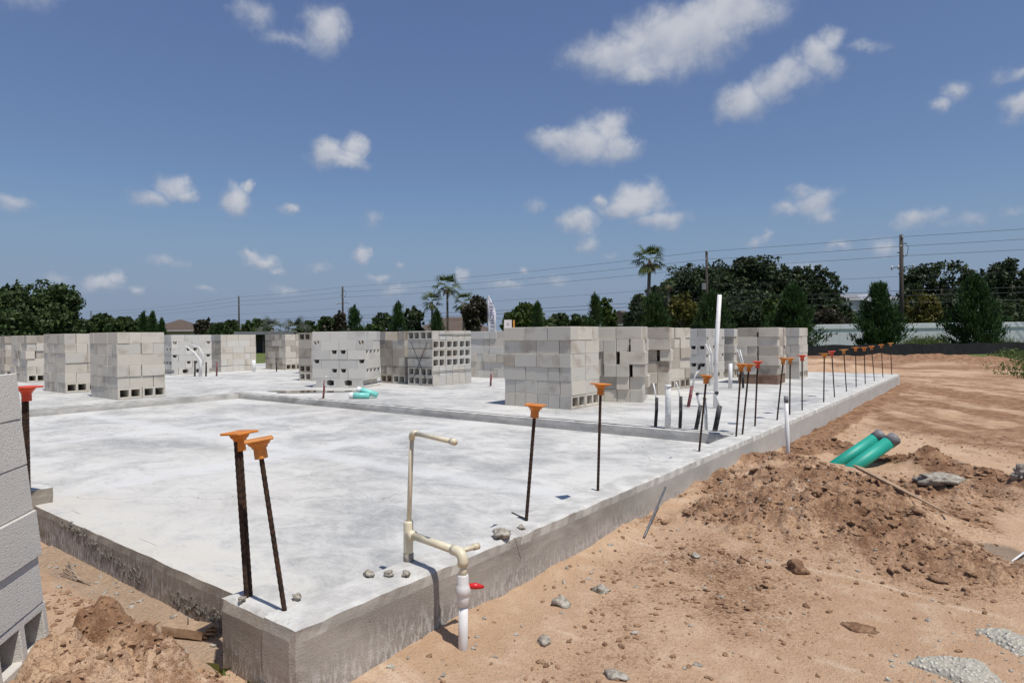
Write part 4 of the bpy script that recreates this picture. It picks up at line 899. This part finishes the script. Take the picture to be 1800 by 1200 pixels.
def broadleaf(label, px, dist, ytop, wpx, mat='oak_leaf', seed=1, n=7000, leaf=.26, low=.12, open_=.0, group=None, name='broadleaf_tree', lobes=34, cat='tree', trunkmat='bark'):
    rng = np.random.default_rng(seed); x, y, _ = spot(px, dist); H = top_z(px, ytop, dist)+.35; rx = wide(wpx, dist)/2
    t = thing(name, label, cat, (x, y, -.35), rng.uniform(0, 6), group)
    cz = H*(low+1)/2; rz = H*(1-low)/2; cl = []
    for i in range(lobes):
        u = rng.normal(size=3); u /= np.linalg.norm(u); u = np.sign(u)*np.abs(u)**.8; k = rng.uniform(.4, .9); s = rng.uniform(.2, .38)*(1-.25*open_)
        cl.append((np.array([u[0]*rx*k, u[1]*rx*k, cz+u[2]*rz*k*(1 if u[2] > 0 else .9)]), s))
    n = int(n*1.5); per = n//lobes; C = []
    for p, s in cl:
        u = rng.normal(size=(per, 3)); u /= np.linalg.norm(u, axis=1)[:, None]; r_ = rng.uniform(.35, 1.05, (per, 1))**.6
        # lobes break up into twigs
        sub = rng.integers(0, 9, per); tw = rng.normal(size=(9, 3))*.42; q = u*r_*.8+tw[sub]
        C.append(p+q*np.array([rx*s, rx*s, min(rz, rx)*s]))
    for i in range(46):
        u = rng.normal(size=3); u[2] = abs(u[2])*.9+.05; u /= np.linalg.norm(u); p = np.array([u[0]*rx, u[1]*rx, cz+u[2]*rz])*np.array([1, 1, 1]); k = rng.uniform(.86, 1.06); m_ = 40
        p = np.array([u[0]*rx*k, u[1]*rx*k, cz+u[2]*rz*k]); C.append(p+rng.normal(size=(m_, 3))*np.array([1, 1, 1.1])*rx*.055*rng.uniform(.6, 1.5))
    C = np.concatenate(C); C[:, 2] = np.minimum(C[:, 2], H*1.03); U, V_ = rand_axes(rng, len(C), leaf, .3)
    leaves('crown', C, U, V_, np.clip(rng.beta(1.6, 2.4, len(C))+.12*np.sin(C[:, 0]*1.7+C[:, 2]*2.1), 0, 1), mat, t)
    h1 = H*max(.25, low+.15); tube('trunk', [(0, 0, -.1), (.05, .03, h1*.5), (.02, .1, h1), (0, 0, H*.7)], [H*.035, H*.028, H*.022, H*.006], trunkmat, t, 8)
    for i in range(5):
        p = cl[i][0]; tube('limb', [(.02, .08, h1*.8), tuple(p*.5+np.array([0, 0, h1*.45])), tuple(p)], [H*.014, H*.009, H*.003], trunkmat, t, 6)
    return t
def conifer(label, px, dist, ytop, wpx, seed, n=5200, name='conifer', mat='cedar_leaf'):
    rng = np.random.default_rng(seed); x, y, _ = spot(px, dist); H = top_z(px, ytop, dist)+.35; R = wide(wpx, dist)/2
    t = thing(name, label, 'conifer', (x, y, -.35), rng.uniform(0, 6), 'young dark conifers planted along the plot edge')
    m = 170; fz = rng.uniform(0, 1, m)**.85; a = rng.uniform(0, 6.283, m); rad_ = R*np.where(fz < .22, .72+fz*1.25, (1.06-fz)**.82*1.22)*rng.uniform(.58, 1.18, m)*(1+.16*np.sin(a*3+fz*9))
    rad_ = np.maximum(rad_, .05); tips = np.stack([np.cos(a)*rad_, np.sin(a)*rad_, H*(.07+fz*.86)], -1); per = n//m; C, U, V_ = [], [], []
    for k in range(m):
        b = np.array([tips[k, 0]*.12, tips[k, 1]*.12, max(.1, tips[k, 2]-rad_[k]*.55)]); s = rng.uniform(.25, 1.0, (per, 1)); p = b+(tips[k]-b)*s+rng.normal(size=(per, 3))*(.05+.05*R)
        d = (tips[k]-b); d = d/np.linalg.norm(d); d = d*.6+np.array([0, 0, .8])+rng.normal(size=(per, 3))*.38; d /= np.linalg.norm(d, axis=1)[:, None]
        w = np.cross(d, rng.normal(size=(per, 3))); w /= np.linalg.norm(w, axis=1)[:, None]; sz = .11*rng.uniform(.6, 1.5, (per, 1))*(.6+.3*R)
        C.append(p); U.append(w*sz*.30); V_.append(d*sz)
    for q in range(3):      # leaders
        p = np.stack([rng.normal(size=40)*.05+q*.12*R-.1, rng.normal(size=40)*.05, H*rng.uniform(.86, 1.0-q*.03, 40)], -1); d = np.array([0, 0, 1])+rng.normal(size=(40, 3))*.25; w = np.cross(d, rng.normal(size=(40, 3))); w /= np.linalg.norm(w, axis=1)[:, None]; C.append(p); U.append(w*.035); V_.append(d*.12)
    C = np.concatenate(C); leaves('crown', C, np.concatenate(U), np.concatenate(V_), np.clip(rng.beta(1.6, 2.2, len(C)), 0, 1), mat, t, True)
    tube('trunk', [(0, 0, -.1), (0, 0, H*.8)], [H*.02, H*.004], 'bark', t, 6); return t
def palm(label, px, dist, ytop, wpx, seed, skirt=False, mat='palm_leaf', trunk_r=.16, fronds=34, name='palm_tree', hmin=None):
    rng = np.random.default_rng(seed); x, y, _ = spot(px, dist); R = wide(wpx, dist)/2*1.32; H = top_z(px, ytop, dist)+.35-R*.72
    t = thing(name, label, 'palm', (x, y, -.35), rng.uniform(0, 6)); lean = rng.normal(size=2)*.02*H
    tube('trunk', [(-lean[0], -lean[1], -.1), (-lean[0]*.4, -lean[1]*.4, H*.5), (0, 0, H)], [trunk_r*1.2, trunk_r, trunk_r*.9], 'palm_bark', t, 9)
    def fan(frs, nm, mt, elo, ehi, rlo, rhi):
        C, U, V_, T = [], [], [], []
        for i in range(frs):
            a = 2.4*i+rng.uniform(-.3, .3); e = elo+(ehi-elo)*(i+.5)/frs+rng.normal()*.08; d = np.array([math.cos(a)*math.cos(e), math.sin(a)*math.cos(e), math.sin(e)]); L_ = R*rng.uniform(rlo, rhi)
            base = np.array([0, 0, H]); hub = base+d*L_*.45; side = np.cross(d, [0, 0, 1]); side /= np.linalg.norm(side)+1e-6; upn = np.cross(side, d); tt = rng.beta(2, 2)
            C.append((base+hub)/2); U.append(side*.02); V_.append((hub-base)/4); T.append(tt*.6)
            for j in range(11):
                b = (j-5)/5*1.3; dd = d*math.cos(b)+side*math.sin(b)-np.array([0, 0, .18+.12*abs(j-5)/5]); dd /= np.linalg.norm(dd); bl = L_*.58*(1-.22*abs(b)/1.45); w = np.cross(dd, upn); w /= np.linalg.norm(w)+1e-6
                C.append(hub); U.append(w*L_*.042); V_.append(dd*bl*.34); T.append(tt)
                tip = dd*.75-np.array([0, 0, .65]); tip /= np.linalg.norm(tip); C.append(hub+dd*bl*.52); U.append(w*L_*.028); V_.append(tip*bl*.26); T.append(tt*1.0)
        leaves(nm, np.array(C), np.array(U), np.array(V_), np.array(T), mt, t, True)
    fan(int(fronds*.62), 'crown', mat, -.75, 1.35, .85, 1.3)
    if skirt: fan(22, 'dead_skirt', 'palm_dead', -1.35, -.6, .55, .95)
    else: fan(7, 'dead_skirt', 'palm_dead', -1.3, -.8, .5, .8)
    return t
OK_ = 'dark oaks massed on the right behind the block stacks'
broadleaf('dense round oak at the far left edge behind the block stacks', 72, 70, 497, 112, 'oak_leaf', 11, 15000, .24, .05)
broadleaf('oak crown cut by the left picture edge', -4, 72, 500, 70, 'oak_leaf', 12, 9000, .24, .05)
broadleaf('low dark oak filling under the left edge oak', 35, 66, 540, 120, 'oak_leaf', 13, 8000, .24, .02)
broadleaf('leftmost dark oak of the right-hand mass, beside the tall palm', 1150, 84, 507, 96, 'oak_dark', 14, 11000, .26, .02, group=OK_)
broadleaf('dark oak right of the tall palm, before the second utility pole', 1212, 86, 468, 112, 'oak_dark', 15, 13000, .26, .02, group=OK_)
broadleaf('broad dark oak right of the second utility pole', 1306, 86, 461, 140, 'oak_dark', 16, 16000, .26, .02, group=OK_)
broadleaf('dark oak above the brown-sided block stack', 1385, 84, 474, 110, 'oak_dark', 17, 12000, .26, .02, group=OK_)
broadleaf('dark oak crown just left of the second utility pole, set back', 1255, 90, 470, 110, 'oak_dark', 515, 12000, .27, .02, group=OK_)
broadleaf('dark oak crown set back between the two broad oaks', 1350, 90, 466, 110, 'oak_dark', 516, 12000, .27, .02, group=OK_)
broadleaf('airy dark oak at the right end of the mass, sky showing through', 1438, 80, 470, 84, 'oak_dark', 18, 5200, .24, .08, .6, group=OK_, lobes=22)
broadleaf('low dark shrubby tree before the grey gabled house', 1452, 70, 546, 62, 'magnolia_leaf', 19, 5000, .24, .0)
broadleaf('open-crowned oak right of the big utility pole', 1655, 76, 466, 130, 'oak_dark', 20, 8500, .24, .10, .5, lobes=24)
broadleaf('tall dark tree at the right picture edge', 1775, 72, 458, 100, 'oak_dark', 21, 11000, .24, .02, .2)
broadleaf('dark understorey tree behind the right-hand conifer', 1700, 70, 520, 150, 'oak_dark', 22, 9000, .25, .0)
broadleaf('dark tree beyond the right picture edge', 1850, 74, 470, 110, 'oak_dark', 23, 8000, .26, .02)
for px_, yt_, w_, lab_ in ((1185, 522, 150, 'dark undergrowth below the tall palm and oaks'), (1300, 515, 170, 'dark undergrowth behind the tall white pipe'), (1425, 520, 130, 'dark undergrowth at the right end of the oak mass'), (1640, 520, 140, 'dark undergrowth behind the yellow-green tree')): broadleaf(lab_, px_, 80, yt_, w_, 'oak_dark', int(px_), 9000, .27, .0)
broadleaf('yellow-green small tree under the big utility pole', 1617, 62, 512, 62, 'yellow_leaf', 24, 3800, .17, .02)
broadleaf('light green shrub before the dark oaks, left of the wide conifer', 1358, 66, 520, 34, 'fresh_leaf', 25, 2400, .17, .05)
broadleaf('yellowish young tree between two conifers before the oaks', 1198, 62, 516, 52, 'yellow_leaf', 26, 2600, .17, .05, .3)
broadleaf('bright green tree leaning on the slim conifer near the skyline house', 1064, 66, 524, 38, 'fresh_leaf', 27, 2600, .17, .05, .2)
broadleaf('light green bushy tree right of the white flag', 925, 72, 534, 58, 'fresh_leaf', 28, 4200, .18, .02)
broadleaf('brown-leaved magnolia left of the white flag', 838, 58, 520, 44, 'magnolia_leaf', 29, 3600, .17, .02)
broadleaf('dark round tree behind the conifer right of centre-left', 726, 76, 541, 36, 'oak_dark', 30, 3400, .2, .02)
broadleaf('dark pointed bush left of the third utility pole', 597, 72, 547, 22, 'magnolia_leaf', 31, 2000, .18, .02)
broadleaf('thin young tree in front of the tan gable roof', 573, 70, 558, 26, 'oak_leaf', 32, 500, .17, .5, .6, lobes=9)
SK = 'low treetops along the skyline'
for i, (px, yt, w, m, lab) in enumerate(((140, 562, 50, 'oak_dark', 'low dark treetop right of the left oak'), (182, 553, 40, 'oak_leaf', 'flat-topped tree above the red-brown roof'), (217, 559, 42, 'oak_leaf', 'low treetop right of the flat-topped one above the red-brown roof'),
    (258, 556, 40, 'oak_leaf', 'low treetop behind the slim young conifers'), (360, 562, 34, 'magnolia_leaf', 'dark brownish tree right of the brown hip roof'), (385, 570, 40, 'oak_leaf', 'small bush before the fourth utility pole'), (405, 565, 30, 'oak_leaf', 'treetop left of the fourth utility pole'),
    (452, 563, 50, 'oak_leaf', 'rounded tree right of the fourth utility pole'), (545, 567, 50, 'oak_leaf', 'green treetop before the tan gable roof'), (675, 552, 40, 'oak_leaf', 'green tree between two dark conifers at centre-left'), (985, 553, 55, 'oak_leaf', 'low treetop left of the slim tall conifer'),
    (1015, 555, 46, 'oak_leaf', 'low treetop touching the slim tall conifer'), (905, 551, 46, 'fresh_leaf', 'low light tree just right of the white flag'), (60, 570, 120, 'oak_dark', 'dark undergrowth below the left oak'), (650, 572, 40, 'oak_leaf', 'low bush before the orange roof'), (800, 566, 60, 'oak_leaf', 'low treetop behind the three palms'))):
    broadleaf(lab, px, 115 if i not in (5, 14) else 90, yt, w, m, 60+i, 1900, .36, .0, 0, SK, lobes=14)
for i, (px, yt, w, dd, lab) in enumerate(((252, 548, 18, 62, 'left of three slim young conifers on the skyline at left'), (269, 547, 18, 62, 'middle of three slim young conifers on the skyline at left'), (285, 560, 18, 62, 'right of three slim young conifers on the skyline at left'),
    (623, 538, 44, 52, 'pointed conifer right of the third utility pole'), (700, 531, 40, 52, 'slender-tipped conifer above the brown block stack'), (768, 545, 38, 52, 'conifer at the foot of the three palms'), (945, 530, 32, 52, 'slim conifer right of the bushy tree by the flag'),
    (1046, 515, 40, 50, 'tall slim conifer with a thin spire near the centre'), (1150, 516, 70, 47, 'wide conifer at the foot of the tall palm'), (1252, 512, 84, 46, 'wide conifer behind the tall white pipe'), (1395, 500, 92, 45, 'wide conifer behind the brown-sided block stack'),
    (1545, 497, 84, 45, 'conifer with a ragged twin tip before the white wall'), (1714, 482, 92, 43, 'largest conifer, before the white wall near the right edge'), (188, 572, 16, 70, 'tiny conifer before the red-brown roof'))):
    conifer(lab, px, dd, yt, w, 200+i, 14000 if w > 60 else 5000)
palm('tallest palm with a brown dead skirt above the dark oaks', 1143, 66, 433, 50, 301, True, trunk_r=.19, fronds=44)
palm('short thin palm right of the tallest palm', 1175, 66, 489, 24, 302, True, trunk_r=.12, fronds=22)
palm('tall fan palm, middle of three by the white flag', 787, 74, 484, 42, 303, trunk_r=.13, fronds=38)
palm('shorter fan palm, left of three by the white flag', 760, 74, 514, 34, 304, trunk_r=.13, fronds=34)
palm('fan palm, right of three, behind the magnolia', 816, 76, 514, 36, 305, trunk_r=.13, fronds=34)
palm('silvery fan palm left of the tan gable roof', 520, 84, 560, 44, 306, mat='palm_silver', fronds=36)
palm('silvery fan palm left of its twin on the skyline', 478, 84, 560, 40, 307, mat='palm_silver', fronds=36)
palm('low palm tuft right of the slim conifer by the flag', 962, 80, 556, 34, 308, fronds=24)
# weeds and grass
def weeds(name, label, pts, seed, hgt, mat='weed_leaf', per=60):
    rng = np.random.default_rng(seed); C, U, V_ = [], [], []
    for (x, y, s, h) in pts:
        n = per; p = np.stack([x+rng.normal(size=n)*s, y+rng.normal(size=n)*s, np.full(n, -.33)], -1); d = np.stack([rng.normal(size=n)*.35, rng.normal(size=n)*.35, np.ones(n)], -1); L_ = h*rng.uniform(.4, 1.1, (n, 1)); w = np.cross(d, rng.normal(size=(n, 3))); w /= np.linalg.norm(w, axis=1)[:, None]
        C.append(p); U.append(w*(.012+.02*h)); V_.append(d*L_*.5)
        m = n; q = p+d*L_*rng.uniform(.3, 1, (n, 1)); a_, b_ = rand_axes(rng, m, .05+.03*h); C.append(q); U.append(b_); V_.append(a_*.7)
    C = np.concatenate(C); o = leaves(name, C, np.concatenate(U), np.concatenate(V_), rng.beta(2, 2, len(C)), mat, None, True); return tag(o, label, 'weeds')
random.seed(77); pts = []
for i in range(420):
    y = random.uniform(22, 44); x0 = 2.3+.01*(44-y); pts.append((x0+random.uniform(-.2, 9)*1.0, y, .28, random.uniform(.12, .5)))
weeds('tall_grass', 'tall green weeds at the right edge of the dirt plot', pts, 1, .6)
pts = [(spot(random.uniform(1590, 1680), random.uniform(47, 52))[0:2]+(.35, random.uniform(.5, 1.3))) for i in range(40)]+[(spot(random.uniform(1720, 1800), 48)[0:2]+(.35, random.uniform(.6, 1.2))) for i in range(18)]
weeds('tall_grass', 'overgrown weeds between the two right-hand conifers', pts, 2, 1.)
pts = [(spot(random.uniform(1400, 1620), random.uniform(33.5, 35.5))[0:2]+(.3, random.uniform(.06, .18))) for i in range(60)]
weeds('grass_fringe', 'thin grass fringe at the foot of the silt fence', pts, 3, .2, per=30)
weeds('grass_tuft', 'small green grass tufts at the foot of the corner pier', [(-.42, -.03, .012, .09), (-.28, -.045, .012, .08)], 4, .05, per=7)

# ------------------------------------------------------------------ houses
def hip_house(label, px, dist, w, d, eave, ridge_z, roofm, wallm='stucco_beige', rot=0., gable=False, windows=3, name='house'):
    x, y, _ = spot(px, dist); t = thing(name, label, 'house', (x, y, -.4), -YAW+rot)
    boxmesh('wall', (-w/2+.5, -d/2+.5, 0), (w/2-.5, d/2-.5, eave+.4), wallm, t)
    rl = 0 if gable else min(w, d)/2; h = ridge_z+.4; e = eave+.42; v = [(-w/2, -d/2, e), (w/2, -d/2, e), (w/2, d/2, e), (-w/2, d/2, e), (-w/2+rl, 0, h), (w/2-rl, 0, h)]
    r = mesh('roof', v, [(0, 1, 5, 4), (1, 2, 5), (2, 3, 4, 5), (3, 0, 4), (3, 2, 1, 0)], roofm, t); boxmesh('fascia', (-w/2+.003, -d/2+.003, e-.18), (w/2-.003, d/2-.003, e-.004), 'stucco_white' if wallm != 'stucco_white' else 'trim_dark', r)
    for i in range(windows):
        wx = -w/2+w*(i+.5)/windows; wi = boxmesh('window', (wx-.6, -d/2+.46, .9), (wx+.6, -d/2+.52, 2.2), 'stucco_white', t); boxmesh('pane', (wx-.5, -d/2+.44, 1.0), (wx+.5, -d/2+.455, 2.1), 'glass_dark', wi)
    return t
hip_house('distant house with a red-brown hip roof right of the left oak', 190, 140, wide(118, 140), 11, top_z(190, 586, 140), top_z(190, 571, 140), 'roof_redbrown')
hip_house('distant house with a brown hip roof above the lintel stack', 318, 130, wide(86, 130), 10, top_z(318, 581, 130), top_z(318, 561, 130), 'roof_brown')
hip_house('distant low house with a tan roof behind the fourth utility pole', 418, 150, wide(60, 150), 9, top_z(418, 584, 150), top_z(418, 574, 150), 'roof_tan')
hip_house('distant house with a dark blue-grey roof right of the red-brown one', 232, 150, wide(46, 150), 9, top_z(232, 585, 150), top_z(232, 576, 150), 'roof_grey')
hip_house('distant house with a tan gable roof left of the third utility pole', 580, 120, wide(64, 120), 9, top_z(580, 583, 120), top_z(580, 559, 120), 'roof_tan')
hip_house('distant low house with an orange-tan roof between two conifers', 655, 125, wide(62, 125), 9, top_z(655, 585, 125), top_z(655, 571, 125), 'roof_orange')
hip_house('distant house with a wide taupe roof behind the three palms', 800, 105, wide(150, 105), 11, top_z(800, 584, 105), top_z(800, 557, 105), 'roof_brown')
hip_house('distant steep brown gabled roof left of the right-hand oaks', 1094, 110, wide(34, 110), 8, top_z(1094, 570, 110), top_z(1094, 546, 110), 'roof_brown', gable=True, rot=rad(60), windows=1)
# grey two-storey house with a dark-trimmed gable
hx = spot(1502, 108); hs = thing('house', 'grey two-storey house with a dark-trimmed gable behind the conifers', 'house', (hx[0], hx[1], -.4), YAW*-1); e, h = top_z(1502, 530, 108)+.4, top_z(1502, 517, 108)+.4
boxmesh('wall', (-5.2, -4, 0), (5.6, 4, e), 'stucco_white', hs); mesh('roof', [(-5.8, -4.5, e), (6.2, -4.5, e), (6.2, 4.5, e), (-5.8, 4.5, e), (-3.4, 0, h), (5, 0, h)], [(0, 1, 5, 4), (1, 2, 5), (2, 3, 4, 5), (3, 0, 4), (3, 2, 1, 0)], 'roof_grey', hs)
gw = mesh('gable', [(-1.7, -5.0, e-.9), (1.7, -5.0, e-.9), (0, -5.0, e+1.0), (-1.7, 0, e-.9), (1.7, 0, e-.9), (0, 0, e+1.0)], [(0, 1, 2), (0, 2, 5, 3), (1, 4, 5, 2), (0, 3, 4, 1)], 'stucco_white', hs)
for s_ in (-1, 1): tube('barge_board', [(s_*2.0, -5.06, e-1.02), (0, -5.06, e+1.14)], .13, 'trim_dark', gw, 4)
w_ = boxmesh('window', (-.7, -5.07, e-1.6), (.7, -5.02, e-.75), 'trim_dark', hs); boxmesh('pane', (-.6, -5.09, e-1.5), (.6, -5.072, e-.85), 'glass_dark', w_)
boxmesh('lower_roof', (-2.6, -7.2, e-3.2), (4.2, -4.003, e-2.9), 'roof_grey', hs)
# flat-roofed open shelter
sx0 = spot(470, 60); sh = thing('open_shelter', 'low flat-roofed grey shelter behind the brown weathered block stack', 'shelter', (sx0[0], sx0[1], -.4), -YAW); rz_ = top_z(470, 582.5, 60)+.4
boxmesh('roof', (-2.6, -1.2, rz_-.28), (2.0, 1.4, rz_), 'roof_grey', sh)
for px_ in (-2.4, 0, 1.8): boxmesh('post', (px_-.06, -1, 0), (px_+.06, -.88, rz_-.282), 'trim_dark', sh)
boxmesh('back_panel', (-2.5, 1.2, 0), (1.9, 1.28, rz_-.282), 'trim_dark', sh)

# ------------------------------------------------------------------ flag and sign
fx = spot(865, 55); fl = thing('feather_flag', 'white and lilac feather flag with dark upright lettering', 'flag', (fx[0], fx[1], -.35), -YAW); zt = top_z(865, 518, 55)+.35; ny = 40; v, f = [], []
def flag_w(t): return .70*(1-max(0, (t-.55)/.45)**1.8)+.01
for i in range(ny+1):
    t_ = i/ny; z = .9+(zt-.9)*t_; wv = .05*math.sin(t_*9)
    for k in range(5): v.append((-.36+flag_w(t_)*k/4+.12*max(0, t_-.5)**2, wv*k/4+.03*math.sin(k*1.5+t_*14), z))
for i in range(ny):
    for k in range(4): f.append((i*5+k, i*5+k+1, i*5+k+6, i*5+k+5))
fb = mesh('fabric', v, f, 'flag_white', fl, True); fb.modifiers.new('thick', 'SOLIDIFY').thickness = .004
tube('pole', [(-.37, 0, 0), (-.37, 0, zt*.85), (-.33, 0, zt)], .018, 'pipe_cap_grey', fl, 8)
cu = bpy.data.curves.new('lettering', 'FONT'); cu.body = 'M/I HOMES'; cu.size = .50; cu.extrude = .002; cu.space_character = 1.12
to = bpy.data.objects.new('lettering_source', cu); COL.objects.link(to); dg = bpy.context.evaluated_depsgraph_get(); tm = bpy.data.meshes.new_from_object(to.evaluated_get(dg)); bpy.data.objects.remove(to)
tm.materials.clear(); tm.materials.append(MATS['flag_letter']); 
xs_ = [q.co.x for q in tm.vertices]; k_ = 2.75/(max(xs_)-min(xs_))
for q in tm.vertices: lx, ly, lz = q.co; zz = 1.55+(lx-min(xs_))*k_; t_ = (zz-.9)/(zt-.9); q.co = (.20-ly*1.0-.28*max(0, t_-.55), -.075-lz, zz)
tl = tag(link('lettering', tm, fl), kind='stuff')
sgx = spot(893, 40); sg = thing('site_sign', 'small white sign with a dark triangular emblem above the large grey stack', 'sign', (sgx[0], sgx[1], -.35), -YAW); z1, z0_ = top_z(893, 562, 40)+.35, top_z(893, 582, 40)+.35
boxmesh('board', (-.24, -.02, z0_-.2), (.24, .02, z1), 'sign_white', sg); boxmesh('post', (-.04, .023, 0), (.04, .09, z1-.1), 'grey_wood', sg)
mesh('emblem', [(-.05, -.024, z1-.28), (.05, -.024, z1-.28), (0, -.024, z1-.14), (0, -.024, z1-.23)], [(0, 3, 2), (3, 1, 2)], 'logo_dark', sg); boxmesh('emblem_line', (-.09, -.026, z1-.33), (.09, -.0215, z1-.305), 'logo_dark', sg)
ox_ = spot(903.5, 40); o = thing('marker_post', 'orange marker post right beside the small white sign', 'post', (ox_[0], ox_[1], -.35), -YAW); boxmesh('board', (-.055, -.02, 0), (.055, .02, z1-.02), 'post_orange', o, .004)

# ------------------------------------------------------------------ poles and lines
POLES = [(1585, 60, 413, 'nearest utility pole with equipment arms, at right'), (1243, 69, 441, 'second utility pole rising behind the dark oaks'), (603, 113, 503, 'third utility pole with insulators, left of centre'), (420.5, 137, 520, 'fourth utility pole above the pale block stacks'), (160.5, 199, 546, 'farthest utility pole at left')]
pp = []
for i, (px, dist, yt, lab) in enumerate(POLES):
    x, y, _ = spot(px, dist); zt = top_z(px, yt, dist); t = thing('utility_pole', lab, 'utility pole', (x, y, -.35), -YAW, 'utility poles along the road'); pp.append((x, y)); R_ = .19 if i == 0 else .15 if i == 1 else .17
    tube('shaft', [(0, 0, 0), (0, 0, zt+.35)], [R_*1.15, R_*.85], 'pole_wood', t, 10)
    for zz, s_ in ((9.9, 0), (9.05, -1), (8.15, 1)):
        if zz < zt+.3: tube('insulator', [(s_*.16, -.18, zz+.35-.05), (s_*.16, -.18, zz+.35+.12)], .055, 'insulator', t, 8); tube('bracket', [(0, -.05, zz+.3), (s_*.16, -.2, zz+.33)], .03, 'pole_wood', t, 6)
    if i in (0, 2):
        for s_, zz in ((-.95, 7.1), (-.35, 7.15), (1.05, 7.25)): tube('cutout', [(s_, -.1, zz+.35-.22), (s_, -.1, zz+.35+.16)], .07, 'insulator', t, 8)
        tube('crossarm', [(-1.05, -.1, 7.42), (1.15, -.1, 7.62)], .035, 'pole_wood', t, 6)
        for s_, zz in ((.45, 9.35), (-.4, 8.5), (.45, 8.25)): tube('side_arm', [(0, 0, zz+.35), (s_, -.05, zz+.35)], .05, 'pole_wood', t, 6)
        tube('jumper', [(.45, -.06, 9.7), (.62, -.06, 9.3), (.5, -.06, 8.6)], .02, 'wire_dark', t, 6)
    if i == 1: boxmesh('equipment_box', (-.55, -.25, 6.2), (-.15, .1, 6.9), 'pipe_cap_grey', t)
ext0 = (pp[0][0]+(pp[0][0]-pp[1][0])*1.6, pp[0][1]+(pp[0][1]-pp[1][1])*1.6); ext1 = (pp[4][0]+(pp[4][0]-pp[3][0])*.8, pp[4][1]+(pp[4][1]-pp[3][1])*.8); chain = [ext0]+pp+[ext1]
for nm, zz, sg_, lab in (('power_line', 9.98, .35, 'topmost power line strung along the utility poles'), ('power_line', 9.1, .35, 'second power line from the top along the utility poles'), ('power_line', 8.2, .35, 'third power line from the top along the utility poles'), ('cable', 6.3, .3, 'faint neutral wire below the power lines'), ('cable', 4.95, .3, 'upper of the three low telephone cables'), ('cable', 4.5, .3, 'middle of the three low telephone cables'), ('cable', 3.85, .3, 'lowest of the three telephone cables')):
    pts = []
    for (a, b) in zip(chain, chain[1:]):
        L_ = math.hypot(b[0]-a[0], b[1]-a[1]); sag = sg_*(L_/60)**1.5
        for k in range(12): t_ = k/12; pts.append((a[0]+(b[0]-a[0])*t_, a[1]+(b[1]-a[1])*t_, zz-4*sag*t_*(1-t_)))
    pts.append((chain[-1][0], chain[-1][1], zz)); tag(tube(nm, pts, .017 if zz > 7 else .013 if zz > 6 else .024, 'wire_dark', None, 5), lab, 'power line' if zz > 7 else 'cable', 'lines on the utility poles')

SC.render.engine = 'CYCLES'
SC.cycles.max_bounces = 6; SC.cycles.diffuse_bounces = 3; SC.cycles.transparent_max_bounces = 8
